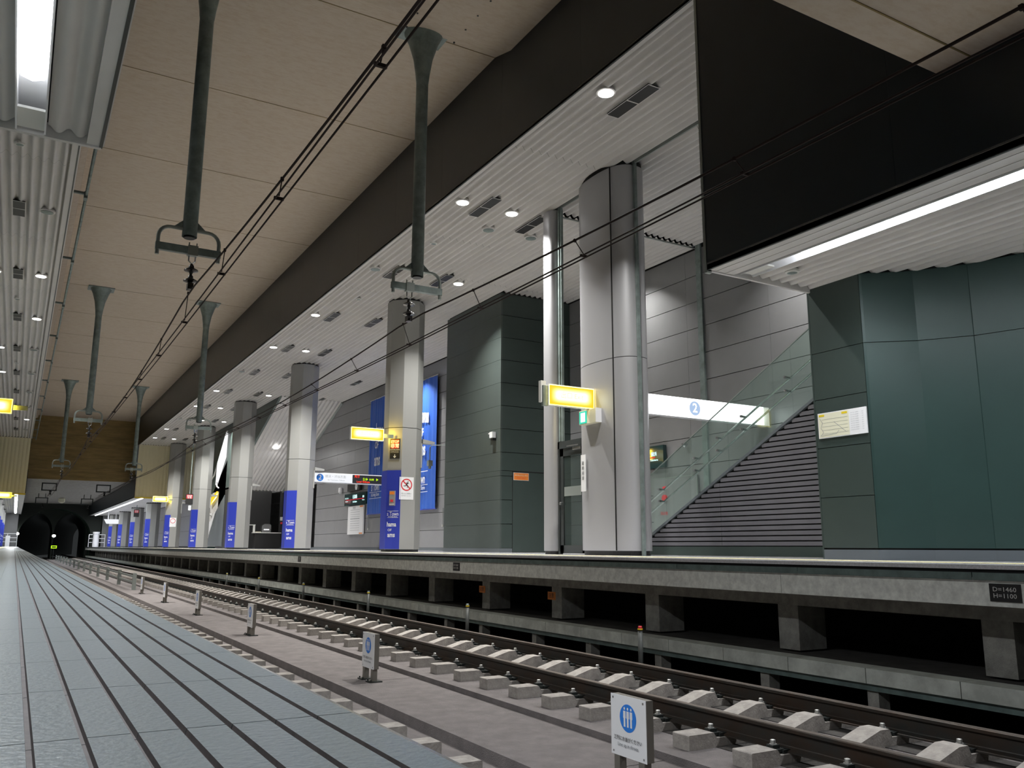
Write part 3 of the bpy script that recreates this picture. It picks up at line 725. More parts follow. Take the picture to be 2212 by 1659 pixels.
# ================================================================== COLUMNS
def octo(xc, yc, hx=.5, hy=.475, c=.29, s=1.0):
    return [(xc-hx*s, yc+hy*s-c), (xc-hx*s, yc-hy*s+c), (xc-hx*s+c, yc-hy*s), (xc+hx*s-c, yc-hy*s), (xc+hx*s, yc-hy*s+c), (xc+hx*s, yc+hy*s-c), (xc+hx*s-c, yc+hy*s), (xc-hx*s+c, yc+hy*s)]
def column(xc, yc, ztop, label, group, seam=3.36):
    t = thing('octagonal_column', label, 'column', (xc, yc, 0), group)
    part('plinth', MB().prism(octo(xc, yc, s=.96), 0, .06, 'z'), 'black', t)
    if ztop > 4:
        part('lower_cladding', MB().prism(octo(xc, yc), .06, seam-.008, 'z'), 'column', t)
        part('seam', MB().prism(octo(xc, yc, s=.97), seam-.008, seam+.008, 'z'), 'gap', t)
        part('upper_cladding', MB().prism(octo(xc, yc), seam+.008, ztop-.03, 'z'), 'column', t)
        part('top_gap', MB().prism(octo(xc, yc, s=.95), ztop-.03, ztop+.02, 'z'), 'gap', t)
    else:
        part('lower_cladding', MB().prism(octo(xc, yc), .06, ztop-.05, 'z'), 'column', t)
        part('top_gap', MB().prism(octo(xc, yc, s=1.04), ztop-.05, ztop+.02, 'z'), 'gap', t)
    return t
def col_banner(xc, yc, label, sgn=1, title=True):
    # a blue banner wrapped over two faces of the column, trackside
    t = thing('column_banner', label, 'banner', (xc-.52*sgn, yc, 0), 'blue banners wrapped round the platform columns')
    o_ = octo(xc, yc, hx=.512, hy=.487); i_ = octo(xc, yc, hx=.504, hy=.479)
    if sgn < 0: o_ = [(2*xc-p[0], p[1]) for p in o_]; i_ = [(2*xc-p[0], p[1]) for p in i_]
    part('cloth', MB().prism([o_[0], o_[1], o_[2], i_[2], i_[1], i_[0]], .07, 2.18, 'z'), 'blue', t)
    a, b_ = Vector(o_[1]), Vector(o_[2]); d = (b_-a).normalized() if sgn > 0 else (a-b_).normalized()
    c_ = (a+b_)/2; r = (d.x, d.y, 0)
    part('stripe', MB().prism([(c_.x-d.x*.16-.004*sgn, c_.y-d.y*.16-.004), (c_.x+d.x*.16-.004*sgn, c_.y+d.y*.16-.004), (c_.x+d.x*.16-.001*sgn, c_.y+d.y*.16), (c_.x-d.x*.16-.001*sgn, c_.y-d.y*.16)], 1.075, 1.085, 'z').prism([(c_.x-d.x*.16-.004*sgn, c_.y-d.y*.16-.004), (c_.x+d.x*.16-.004*sgn, c_.y+d.y*.16-.004), (c_.x+d.x*.16-.001*sgn, c_.y+d.y*.16), (c_.x-d.x*.16-.001*sgn, c_.y-d.y*.16)], .90, .908, 'z'), 'white', t)
    text('s Town', .15, 'white', t, (c_.x, c_.y, 1.0), r, bold=.01, sx=.75)
    text('& Living Store', .05, 'white', t, (c_.x, c_.y, .93), r, bold=.01, sx=.9)
    text('hama', .17, 'white', t, (c_.x-d.x*.03, c_.y-d.y*.03, .72), r, up=(d.x*.0, d.y*.0, 1), bold=.03, sx=.75)
    text('OF', .09, 'white', t, (c_.x-d.x*.08, c_.y-d.y*.08, .57), r, bold=.02)
    text('ams', .17, 'white', t, (c_.x-d.x*.03, c_.y-d.y*.03, .44), r, bold=.03, sx=.8)
    return t
names = {22: 'nearest octagonal column with stop sign', 32: 'second octagonal column beside the departure board', 42: 'third octagonal column of the right platform', 52: 'fourth octagonal column of the right platform', 62: 'fifth octagonal column, last under the high ceiling'}
for y in (22, 32, 42, 52, 62):
    column(9.15, y, 7.05, names[y], 'tall octagonal columns of the right platform')
    col_banner(9.15, y, 'blue banner on the %s' % names[y])
    t = thing('camera_bracket', 'small grey shelf box on the %s' % names[y], 'camera', (9.65, y-.2, 2.95), 'shelf boxes on the columns')
    part('shelf', MB().prism([(9.64, 2.98), (10.0, 2.98), (10.0, 3.04), (9.64, 3.10)], y-.3, y-.05), 'column', t)
    part('bracket', MB().box(9.60, 9.65, y-.25, y-.1, 2.3, 2.98), 'column', t)
for y in (72, 82, 92, 102):
    l = 'low octagonal column under the far right canopy, %s' % {72: 'nearest', 82: 'second', 92: 'third', 102: 'farthest'}[y]
    column(9.15, y, 3.42, l, 'low columns under the far canopy'); col_banner(9.15, y, 'blue banner on the '+l)
for y in (12, 22, 32, 42, 52, 62):
    column(MX(9.15), y, 7.05, 'tall octagonal column of the left platform at %s' % {12: 'the near end', 22: 'second place', 32: 'third place', 42: 'fourth place', 52: 'fifth place', 62: 'sixth place'}[y], 'tall columns of the left platform')
for y in (72, 82, 92, 100):
    l = 'low column under the far left canopy, %s' % {72: 'nearest', 82: 'second', 92: 'third', 100: 'farthest'}[y]
    column(-1.55, y, 3.42, l, 'low columns of the left platform'); col_banner(-1.55, y, 'blue banner on the '+l, -1)

# big oval column
def stadium(xc, r, ya, yb, n=14, s=0.0):
    r2 = r-s
    if r > .3:
        yc = (ya+yb)/2; hy = (yb-ya)/2+r2; N = 48; out = []
        for i in range(N):
            a = 2*math.pi*i/N; c_, s_ = math.cos(a), math.sin(a)
            out.append((xc+r2*math.copysign(abs(c_)**.78, c_), yc+hy*math.copysign(abs(s_)**.78, s_)))
        return out
    return [(xc+r2*math.cos(a), ya+r2*math.sin(a)) for a in [math.pi+math.pi*i/n for i in range(n+1)]]+[(xc+r2*math.cos(a), yb+r2*math.sin(a)) for a in [math.pi*i/n for i in range(n+1)]]
t = thing('oval_column', 'large silver rounded column beside the glass door', 'column', (9.2, 12.2, 0))
OX, OR, OA, OB = 9.2, .40, 11.86, 12.62
part('plinth', MB().prism(stadium(OX, OR, OA, OB, s=.03), 0, .075, 'z'), 'black', t)
smooth_angle(part('lower_cladding', MB().prism(stadium(OX, OR, OA, OB), .075, 3.42, 'z'), 'oval', t), 30)
part('seam', MB().prism(stadium(OX, OR, OA, OB, s=.012), 3.42, 3.432, 'z'), 'gap', t)
smooth_angle(part('upper_cladding', MB().prism(stadium(OX, OR, OA, OB), 3.432, 7.03, 'z'), 'oval', t), 30)
part('top_gap', MB().prism(stadium(OX, OR, OA, OB, s=.02), 7.03, 7.12, 'z'), 'gap', t)
part('vertical_joint', MB().box(8.815, 8.84, 11.74, 11.75, .08, 7.03), 'gap', t)
part('downpipe', MB().box(9.13, 9.18, 11.395, 11.45, 0, 7.08), 'galv', t)
t = thing('slim_column', 'slim silver round column left of the glass door', 'column', (9.15, 14.2, 0))
part('plinth', MB().prism(stadium(9.12, .13, 14.12, 14.25, s=.01), 0, .06, 'z'), 'black', t)
smooth_angle(part('cladding', MB().prism(stadium(9.12, .14, 14.12, 14.25), .06, 7.04, 'z'), 'oval', t), 30)
part('guide_rail', MB().box(9.14, 9.24, 13.93, 13.98, 2.18, 7.06).box(9.1, 9.2, 13.88, 13.92, 2.18, 7.06).box(9.12, 9.16, 13.83, 13.86, 2.18, 7.06), 'galv', t)
# glass door between the two columns
t = thing('glass_door', 'dark framed glass door between the slim and the large column', 'door', (9.15, 13.5, 0))
DX = 9.15
part('frame', MB().box(DX-.04, DX+.04, 13.93, 14.02, 0, 2.17).box(DX-.04, DX+.04, 13.0, 13.09, 0, 2.17).box(DX-.04, DX+.04, 13.0, 14.02, 2.03, 2.17), 'door_frame', t)
lf = part('door_leaf', MB().box(DX-.02, DX+.02, 13.82, 13.93, .02, 2.03).box(DX-.02, DX+.02, 13.09, 13.19, .02, 2.03).box(DX-.02, DX+.02, 13.09, 13.93, 1.88, 2.03).box(DX-.02, DX+.02, 13.09, 13.93, .02, .17), 'door_frame', t)
part('pane', MB().box(DX-.005, DX+.005, 13.19, 13.82, .17, 1.88), 'glass_dark', lf)
part('handle', MB().lathe([(.01, -.02), (.03, -.01), (.03, .03), (.01, .04)], (DX-.05, 13.87, .95), 10).box(DX-.05, DX, 13.86, 13.88, .95, .97), 'steel', lf)
part('notice', MB().box(DX-.012, DX-.008, 13.22, 13.80, 1.1, 1.28), 'galv_lt', lf)
part('door_closer', MB().box(DX-.07, DX-.02, 13.15, 13.42, 1.96, 2.02).box(DX-.09, DX-.07, 13.2, 13.6, 2.04, 2.06), 'steel', t)
part('side_panel', MB().box(DX-.03, DX+.03, 12.95, 13.0, 0, 2.17).box(DX-.02, DX+.02, 14.02, 14.1, 0, 2.17), 'door_frame', t)

# ================================================================== STAIRS with glass
sz = lambda y: .37+.506*(12.85-y)
t = thing('staircase', 'staircase clad in dark horizontal slats rising to the right behind the columns', 'stairs', (10.5, 12, 0))
b = MB()
Y0, Y1 = 13.35, 5.2
k = 0; z = 0; y = Y0
st = MB()
while y > Y1:
    st.box(10.6, 13.15, y-.32, y, 0, sz(y)+.02 if sz(y) > .1 else .1); y -= .32
part('steps', st, 'skirt', t)
# slats
p = .0835; zz = .17; i = 0
jy = [13.2, 10.98, 8.86, 6.8, 5.2]
part('backing', MB().prism([(13.55, 0), (5.2, 0), (5.2, sz(5.2)-.03), (13.55, .02)], 10.54, 10.6, 'x'), 'gap', t)
while zz < sz(5.3):
    yend = 12.85-(zz+.07-.37)/.506 if zz+.07 > .1 else 13.3
    yend = min(yend, 13.2)
    for ja, jb_ in zip(jy, jy[1:]):
        hi = min(ja, yend)
        if hi-jb_ > .03:
            part('slat', MB().box(10.5, 10.515, jb_+.004, hi-.004, zz, zz+p-.021), 'slat', t)
    zz += p
part('slat_base', MB().box(10.5, 10.55, 5.2, 13.3, .0, .155), 'green_dk', t)
b = MB().prism([(13.3, .12), (5.2, sz(5.2)-.02), (5.2, sz(5.2)+.03), (13.3, .17)], 10.485, 10.56, 'x')
part('stringer_cap', b, 'skirt', t)
bal = thing('glass_balustrade', 'clear glass balustrade sloping up along the slatted staircase', 'balustrade', (10.52, 12, .4))
ys_ = [13.2, 12.43, 10.75, 9.28, 7.7, 6.2, 5.2]
for ya, yb in zip(ys_, ys_[1:]):
    part('glass_pane', MB().prism([(ya-.006, sz(ya)+.02), (yb+.006, sz(yb)+.02), (yb+.006, sz(yb)+1.15), (ya-.006, sz(ya)+1.15)], 10.515, 10.53, 'x'), 'glass', bal)
part('top_edge', MB().prism([(13.2, sz(13.2)+1.15), (5.2, sz(5.2)+1.15), (5.2, sz(5.2)+1.165), (13.2, sz(13.2)+1.165)], 10.512, 10.533, 'x'), 'galv_lt', bal)
for dz in (.72, .50):
    part('handrail', MB().tube([(10.62, 13.2, sz(13.2)+dz), (10.62, 5.3, sz(5.3)+dz)], .019, 10), 'steel', bal, True)
for y in (12.6, 11.6, 11.0, 10.4, 9.4, 8.8, 7.8):
    for dz in (.72, .50):
        part('rail_bracket', MB().box(10.5, 10.62, y-.02, y+.02, sz(y)+dz-.015, sz(y)+dz+.015).lathe([(.028, -.01), (.028, .02)], (10.5, y, sz(y)+dz), 8), 'steel', bal)

# ================================================================== SIGNS
# big white direction band
t = thing('direction_sign', 'long glaring white platform 2 sign box behind the stair glass', 'sign', (11.6, 12.3, 2.75))
part('case', MB().box(9.6, 13.15, 12.24, 12.40, 2.585, 2.965), 'white', t)
part('lit_face', MB().box(9.85, 12.97, 12.215, 12.24, 2.59, 2.96), 'e_band', t)
b = MB(); n = 24; b.add([(11.12+.14*math.cos(2*math.pi*i/n), 12.213, 2.775+.14*math.sin(2*math.pi*i/n)) for i in range(n)], [tuple(range(n))])
part('blue_disc', b, 'e_fade', t)
text('2', .25, 'e_band', t, (11.12, 12.211, 2.775), (1, 0, 0), bold=.01)
area('sign_glow', (11.4, 12.18, 2.775), (math.pi/2, 0, 0), 3.1, .34, 22, (1, 1, 1), t)
def yellow(x0, x1, y, z0, z1, label, br, power=7, word=True):
    t = thing('exit_guide_sign', label, 'sign', ((x0+x1)/2, y, z0), 'yellow lit signs across the platforms')
    part('case', MB().box(x0, x1, y-.02, y+.10, z0, z1), 'white', t)
    part('lit_face', MB().box(x0+.02, x1-.02, y-.028, y-.02, z0+.02, z1-.02), 'e_yellow', t)
    part('mount', MB().box(x0-.10, x0-.0, y, y+.06, z0-.02, z1-.03) if br == 'L' else MB().box(x1, x1+.3, y+.02, y+.06, z0+.1, z0+.2), 'galv', t)
    if word: text('出口 Exit', (z1-z0)*.34, 'e_word', t, ((x0+x1)/2, y-.033, (z0+z1)/2), (1, 0, 0))
    area('sign_glow', ((x0+x1)/2, y-.05, (z0+z1)/2), (math.pi/2, 0, 0), x1-x0, z1-z0, power, (1, .75, .12), t)
    area('sign_glow', (x1+.02, y+.02, (z0+z1)/2), (0, -math.pi/2, 0), z1-z0, .1, power*.9, (1, .68, .04), t)
    area('sign_glow', ((x0+x1)/2, y+.12, (z0+z1)/2), (-math.pi/2, 0, 0), x1-x0, z1-z0, power*.6, (1, .75, .12), t)
    return t
yellow(7.82, 8.79, 12.3, 2.57, 2.94, 'glaring yellow sign beside the large silver column', 'L')
part('side_mount', MB().box(7.70, 7.80, 12.34, 12.42, 2.62, 3.0), 'white_box', bpy.data.objects['exit_guide_sign'])
yellow(7.49, 8.42, 21.6, 2.95, 3.28, 'yellow lit sign left of the nearest octagonal column', 'R')
yellow(7.73, 8.66, 61.5, 3.04, 3.40, 'small far yellow lit sign near the fifth column', 'R', word=False)
yellow(MX(8.43), MX(7.5), 21.6, 2.98, 3.31, 'yellow lit sign cut by the left edge of the photo', 'R')
yellow(MX(8.66), MX(7.6), 61.5, 3.0, 3.36, 'far yellow lit sign at the left edge below the beige wall', 'R', word=False)
# emergency exit box
t = thing('exit_light', 'small green lit emergency exit box on the large silver column', 'sign', (8.7, 12.35, 2.3))
part('case', MB().box(8.68, 8.81, 12.09, 12.60, 2.31, 2.56), 'cream', t)
part('lit_face', MB().box(8.672, 8.68, 12.36, 12.585, 2.325, 2.545), 'e_green', t)
part('lit_core', MB().box(8.669, 8.672, 12.40, 12.54, 2.35, 2.52), 'e_green_core', t)
part('end_cap', MB().box(8.678, 8.805, 12.08, 12.095, 2.31, 2.565), 'white', t)
t = thing('hanging_notice', 'narrow white vertical notice on the large silver column', 'notice', (8.79, 12.66, 1.45))
part('sheet', MB().box(8.775, 8.79, 12.56, 12.70, 1.12, 1.78), 'white', t)
for i, ch in enumerate('業務用扉'): text(ch, .075, 'black', t, (8.774, 12.63, 1.62-.09*i), (0, -1, 0))
# departure board
t = thing('departure_board', 'white platform 2 board with red and green LED display', 'board', (11, 32, 2.55))
part('case', MB().box(9.68, 13.0, 32.0, 32.2, 2.55, 2.93), 'white', t)
part('lit_face', MB().box(9.70, 11.22, 31.985, 32.0, 2.575, 2.905), 'e_board', t)
part('display', MB().box(11.24, 12.98, 31.985, 32.0, 2.585, 2.90), 'black', t)
b = MB(); n = 20; b.add([(9.93+.14*math.cos(2*math.pi*i/n), 31.982, 2.74+.14*math.sin(2*math.pi*i/n)) for i in range(n)], [tuple(range(n))])
part('blue_disc', b, 'signblue', t)
text('2', .26, 'white', t, (9.93, 31.978, 2.74), (1, 0, 0), bold=.02)
text('横浜・渋谷方面', .12, 'text_grey', t, (10.55, 31.982, 2.79), (1, 0, 0))
text('for Yokohama, Shibuya', .08, 'text_grey', t, (10.58, 31.982, 2.66), (1, 0, 0), sx=.9)
text('先発', .11, 'e_ledred', t, (11.42, 31.982, 2.835), (1, 0, 0), bold=.02)
text('各停  0:08   ▶', .11, 'e_ledgreen', t, (11.98, 31.982, 2.74), (1, 0, 0), bold=.02)
text('Local Shibuya', .10, 'e_ledred', t, (11.68, 31.982, 2.64), (1, 0, 0), bold=.02)
# stop sign and no-running sign on column A
t = thing('stop_sign', 'black and red STOP emergency sign on the nearest octagonal column', 'sign', (8.68, 21.55, 2.75))
def facept(u, z, off=.0):   # point on the chamfer face of the first column, u in 0..1
    o_ = octo(9.15, 22, hx=.5+off, hy=.475+off); a, c = Vector(o_[1]), Vector(o_[2]); q = a+(c-a)*u; return (q.x, q.y, z)
dch = (Vector(octo(9.15, 22)[2])-Vector(octo(9.15, 22)[1])).normalized(); rch = (dch.x, dch.y, 0)
def chamfer_plate(name, u0, u1, z0, z1, m, t, o0=.003, o1=.012):
    a, c, d, e = facept(u0, 0, o0), facept(u1, 0, o0), facept(u1, 0, o1), facept(u0, 0, o1)
    return part(name, MB().prism([(q[0], q[1]) for q in (e, d, c, a)], z0, z1, 'z'), m, t)
chamfer_plate('plate', .16, .86, 2.50, 3.05, 'black', t)
chamfer_plate('red_field', .22, .80, 2.78, 3.02, 'red', t, .012, .014)
c_ = facept(.51, 0, .015)
text('STOP', .10, 'white', t, (c_[0], c_[1], 2.96), rch, bold=.02)
text('非常', .13, 'white', t, (c_[0], c_[1], 2.84), rch, bold=.02)
text('列車非常停止警報器', .032, 'white', t, (c_[0], c_[1], 2.74), rch)
text('Emergency Train Stop', .026, 'white', t, (c_[0], c_[1], 2.70), rch)
text('Press in an Emergency', .026, 'white', t, (c_[0], c_[1], 2.67), rch)
text('↓', .12, 'white', t, (c_[0], c_[1], 2.56), rch, bold=.03)
t = thing('emergency_button', 'cream emergency button box on the blue banner of the nearest column', 'button', (8.68, 21.6, 1.4))
chamfer_plate('box', .28, .66, 1.22, 1.62, 'column', t, .016, .06)
chamfer_plate('label_top', .30, .64, 1.52, 1.60, 'orange', t, .06, .063)
chamfer_plate('button', .38, .56, 1.32, 1.38, 'red', t, .06, .07)
chamfer_plate('label_bottom', .30, .64, 1.25, 1.27, 'white', t, .06, .063)
t = thing('no_running_sign', 'white no-running sign with red ring on the nearest octagonal column', 'sign', (9.1, 21.5, 1.7))
yf = 22-.475
part('plate', MB().box(8.895, 9.31, yf-.008, yf-.001, 1.39, 2.0), 'white', t)
b = MB(); n = 32
ro, ri = .165, .135; cx_, cz_ = 9.10, 1.79
b.add([(cx_+ro*math.cos(2*math.pi*i/n), yf-.010, cz_+ro*math.sin(2*math.pi*i/n)) for i in range(n)]+[(cx_+ri*math.cos(2*math.pi*i/n), yf-.010, cz_+ri*math.sin(2*math.pi*i/n)) for i in range(n)], [(i, (i+1) % n, (i+1) % n+n, i+n) for i in range(n)])
b.add([(cx_-.11, yf-.010, cz_+.085), (cx_-.09, yf-.010, cz_+.11), (cx_+.11, yf-.010, cz_-.085), (cx_+.09, yf-.010, cz_-.11)], [(0, 1, 2, 3)])
part('red_ring', b, 'red', t)
b = MB()
def limb(p, q, w_): 
    d = Vector((q[0]-p[0], q[1]-p[1])); n2 = Vector((-d.y, d.x)).normalized()*w_
    b.add([(cx_+p[0]+n2.x, yf-.012, cz_+p[1]+n2.y), (cx_+p[0]-n2.x, yf-.012, cz_+p[1]-n2.y), (cx_+q[0]-n2.x, yf-.012, cz_+q[1]-n2.y), (cx_+q[0]+n2.x, yf-.012, cz_+q[1]+n2.y)], [(0, 1, 2, 3)])
for p_, q_, w2 in (((.03, .06), (-.0, -.0), .014), ((.0, .0), (.04, -.03), .010), ((.04, -.03), (.02, -.08), .008), ((.0, .0), (-.03, -.03), .010), ((-.03, -.03), (-.09, -.03), .008), ((.03, .05), (.07, .03), .007), ((.03, .05), (-.02, .05), .007), ((.035, .075), (.05, .09), .014)): limb(p_, q_, w2)
part('running_figure', b, 'black', t)
text('駆け込み乗車は', .042, 'text_grey', t, (cx_, yf-.009, 1.55), (1, 0, 0)); text('おやめください', .042, 'text_grey', t, (cx_, yf-.009, 1.49), (1, 0, 0))
# same pair on the fourth/fifth columns, small
for y, l in ((62, 'tiny no-running sign on the fifth column'),):
    t = thing('no_running_sign', l, 'sign', (9.1, y-.48, 1.7))
    part('plate', MB().box(8.9, 9.31, y-.484, y-.476, 1.39, 2.0), 'white', t)
    b = MB(); b.add([(9.1+ro*math.cos(2*math.pi*i/n), y-.486, cz_+ro*math.sin(2*math.pi*i/n)) for i in range(n)]+[(9.1+ri*math.cos(2*math.pi*i/n), y-.486, cz_+ri*math.sin(2*math.pi*i/n)) for i in range(n)], [(i, (i+1) % n, (i+1) % n+n, i+n) for i in range(n)])
    part('red_ring', b, 'red', t)
for xx, y, l in ((8.38, 51.3, 'small hanging STOP sign in front of the fourth column'), (8.4, 76, 'tiny hanging STOP sign under the far right canopy')):
    t = thing('stop_sign', l, 'sign', (xx, y, 2.6))
    part('plate', MB().box(xx-.2, xx+.2, y, y+.03, 2.45, 3.05), 'black', t); part('red_field', MB().box(xx-.16, xx+.16, y-.01, y, 2.78, 3.0), 'red', t)
    text('STOP', .11, 'white', t, (xx, y-.012, 2.93), (1, 0, 0), bold=.02); text('非常', .12, 'white', t, (xx, y-.012, 2.83), (1, 0, 0))
    part('hanger', MB().box(xx-.02, xx+.02, y, y+.03, 3.05, 3.42 if y > 60 else 7.06), 'galv', t)
# wall banners
def wallbanner(y0, y1, label):
    t = thing('wall_banner', label, 'banner', (13.1, (y0+y1)/2, 1.5))
    b = MB(); n = 24; pts = [(13.08+.022*math.sin(i*1.9)+.012*math.sin(i*.7), y0+(y1-y0)*i/n) for i in range(n+1)]
    v = [(p[0], p[1], 1.52) for p in pts]+[(p[0], p[1], 6.45) for p in pts]
    b.add(v, [(i, i+1, i+n+2, i+n+1) for i in range(n)]); b.add([(v_[0]+.012, v_[1], v_[2]) for v_ in v], [(i, i+n+1, i+n+2, i+1) for i in range(n)])
    part('cloth', b, 'blue2', t, True)
    part('top_rod', MB().tube([(13.1, y0-.05, 6.47), (13.1, y1+.05, 6.47)], .025, 6), 'steel', t)
    part('bottom_rod', MB().tube([(13.1, y0-.05, 1.5), (13.1, y1+.05, 1.5)], .02, 6), 'blue', t)
    ym = (y0+y1)/2; xx = 13.03
    text('hama', .75, 'white', t, (xx, ym-.35, 5.02), (0, -1, -.12), up=(0, -.12, 1), bold=.03, sx=.55)
    text('OF', .42, 'white', t, (xx, ym-.1, 4.4), (0, -1, 0), bold=.03, sx=.8)
    text('ams', .70, 'white', t, (xx, ym-.2, 3.75), (0, -1, 0), bold=.03, sx=.6)
    text('s Town', .50, 'white', t, (xx, ym-.1, 2.62), (0, -1, 0), bold=.02, sx=.6)
    text('& Living Store', .2, 'white', t, (xx, ym-.1, 2.30), (0, -1, 0), bold=.02, sx=.8)
    part('rule', MB().box(xx-.004, xx, ym-.8, ym+.6, 2.90, 2.93).box(xx-.004, xx, ym-.8, ym+.6, 2.40, 2.42).box(xx-.004, xx, ym-.8, ym+.6, 2.14, 2.16), 'white', t)
wallbanner(28.25, 31.0, 'blue banner on the back wall right of the nearest column')
wallbanner(33.3, 35.25, 'blue banner on the back wall left of the nearest column')
# station name signs
def station(y0, y1, z0, z1, label, x=13.17):
    t = thing('station_sign', label, 'sign', (x, (y0+y1)/2, z0)); ym = (y0+y1)/2; H = z1-z0
    part('case', MB().box(x-.10, x, y0, y1, z0, z1), 'sign_gloss', t)
    xx = x-.102
    text('新高島', H*.36, 'e_cyan', t, (xx, ym, z0+H*.68), (0, -1, 0), bold=.03)
    text('Shin-Takashima', H*.2, 'e_cyan', t, (xx, ym, z0+H*.28), (0, -1, 0), bold=.03, sx=.8)
    text('横浜', H*.2, 'e_cyan', t, (xx, ym-(y1-y0)*.38, z0+H*.62), (0, -1, 0), bold=.03)
    text('Yokohama', H*.13, 'e_cyan', t, (xx, ym-(y1-y0)*.38, z0+H*.36), (0, -1, 0), bold=.02)
    text('みなとみらい', H*.16, 'e_cyan', t, (xx, ym+(y1-y0)*.38, z0+H*.62), (0, -1, 0), bold=.02)
    text('Minatomirai', H*.13, 'e_cyan', t, (xx, ym+(y1-y0)*.38, z0+H*.36), (0, -1, 0), bold=.02)
    part('red_line', MB().box(xx-.006, xx-.001, y0+.3, y1-.3, z0+H*.46, z0+H*.50), 'e_redline', t)
    return t
station(35.35, 38.2, 1.97, 2.50, 'dark station name sign on the back wall left of the blue banner')
station(15.5, 18.3, 2.0, 2.53, 'dark station name sign on the wall right of the large silver column')
t = thing('timetable_poster', 'tall white timetable board on the wall below the station name sign', 'poster', (13.17, 36.7, 1.2))
part('board', MB().box(13.11, 13.17, 35.75, 37.75, .67, 1.94), 'white', t)
part('orange_tab', MB().box(13.105, 13.11, 35.8, 36.2, 1.86, 1.92).box(13.105, 13.11, 35.8, 36.2, .69, .74), 'orange', t)
for k in range(10): part('print_line', MB().box(13.105, 13.11, 36.2, 37.4, 1.75-.1*k, 1.755-.1*k+(.02 if k in (4,) else .005)), 'text_grey', t)
text('時刻表', .12, 'text_grey', t, (13.104, 36.9, 1.84), (0, -1, 0))
t = thing('wall_clock', 'small dark wall clock box with white round face above the station name sign', 'clock', (13.17, 37.0, 2.7))
part('case', MB().box(13.05, 13.17, 36.2, 37.8, 2.62, 2.95), 'black', t)
b = MB(); b.add([(13.045, 36.6+.15*math.cos(2*math.pi*i/20), 2.78+.15*math.sin(2*math.pi*i/20)) for i in range(20)], [tuple(range(20))]); part('dial', b, 'white', t)
part('hand', MB().box(13.04, 13.044, 36.59, 36.61, 2.78, 2.88).box(13.04, 13.044, 36.55, 36.61, 2.77, 2.785), 'black', t)
single('wall_lamp', MB().lathe([(.03, .12), (.10, .10), (.11, -.1), (.05, -.16)], (13.1, 38.9, 2.75), 12), 'white', 'small white rounded fitting on the wall under the departure board', 'lamp', (13.1, 38.9, 2.75))
# orange notice on service door, wall speaker box
t = thing('door_notice', 'small orange warning plate on the dark green service door', 'notice', (11.6, 19.6, 1.99))
part('plate', MB().box(11.37, 11.82, 19.59, 19.602, 1.90, 2.08), 'orange', t)
part('border', MB().box(11.36, 11.83, 19.595, 19.603, 1.89, 2.09), 'white', t)
text('関係者以外立入禁止', .045, 'cream', t, (11.595, 19.588, 2.02), (1, 0, 0)); text('STAFF ONLY', .05, 'red', t, (11.595, 19.588, 1.95), (1, 0, 0))
t = thing('wall_speaker', 'small white box fitting on the dark green room wall', 'fitting', (10.95, 19.9, 3.1))
part('box', MB().box(10.82, 10.93, 19.82, 19.98, 3.02, 3.18), 'white', t); part('arm', MB().box(10.86, 10.96, 19.98, 20.12, 3.14, 3.17), 'white', t); part('socket', MB().box(10.85, 10.95, 19.84, 19.95, 2.95, 3.02), 'black', t)
# sensor arm on the back wall by the banner
t = thing('wall_camera', 'grey camera on a bent arm beside the blue wall banner', 'camera', (12.9, 27.95, 3.2))
part('arm', MB().tube([(13.15, 27.6, 3.75), (12.75, 27.9, 3.75), (12.7, 27.95, 3.68), (12.7, 27.95, 3.2)], .02, 6), 'galv_lt', t)
part('head', MB().box(12.62, 12.78, 27.87, 28.03, 3.0, 3.2).lathe([(.05, -.1), (.06, 0)], (12.7, 27.95, 3.0), 8), 'galv_lt', t)
# chains on the wall
for y, l in ((27.75, 'thin pull chain hanging right of the blue banner'), (35.25, 'thin pull chain hanging by the timetable')):
    t = thing('pull_chain', l, 'chain', (13.1, y, .9)); part('cord', MB().tube([(13.17, y, 1.5), (13.17, y, .92)], .012, 5), 'galv_lt', t); part('bob', MB().lathe([(.03, 0), (.03, -.08)], (13.165, y, .92), 8), 'white_box', t)
# area map on the teal wall
t = thing('wall_map', 'white and cream area map plate on the dark green panel', 'map', (8.6, 6.84, 1.6))
part('plate', MB().box(8.580, 8.598, 6.485, 7.19, 1.47, 1.785), 'white', t)
part('map_field', MB().box(8.578, 8.580, 6.73, 7.18, 1.48, 1.775), 'cream', t)
part('orange_tab', MB().box(8.5765, 8.578, 7.09, 7.17, 1.74, 1.765).box(8.5765, 8.578, 6.75, 6.83, 1.74, 1.765), 'yellow_paint', t)
for k in range(5): part('route_line', MB().box(8.5768, 8.5778, 6.75, 7.13, 1.70-.045*k, 1.702-.045*k), 'text_grey', t)
def seg(p, q, w_=.0022, m='text_grey'):
    d = Vector((q[0]-p[0], q[1]-p[1])); n2 = Vector((-d.y, d.x)).normalized()*w_
    part('route_line', MB().quad((8.5765, p[0]+n2.x, p[1]+n2.y), (8.5765, p[0]-n2.x, p[1]-n2.y), (8.5765, q[0]-n2.x, q[1]-n2.y), (8.5765, q[0]+n2.x, q[1]+n2.y)), m, t)
for pq in (((7.16, 1.72), (7.12, 1.66)), ((7.12, 1.66), (7.15, 1.60)), ((7.15, 1.6), (7.11, 1.54)), ((7.11, 1.54), (7.16, 1.50)), ((6.95, 1.66), (6.84, 1.57)), ((6.84, 1.57), (6.78, 1.52)), ((6.88, 1.55), (6.92, 1.51)), ((6.92, 1.51), (7.15, 1.50))): seg(*pq)
for k in range(9): text('みなとみらい線 案内 ・・・ 出口', .0125, 'text_grey', t, (8.5785, 6.61, 1.735-.026*k), (0, -1, 0))
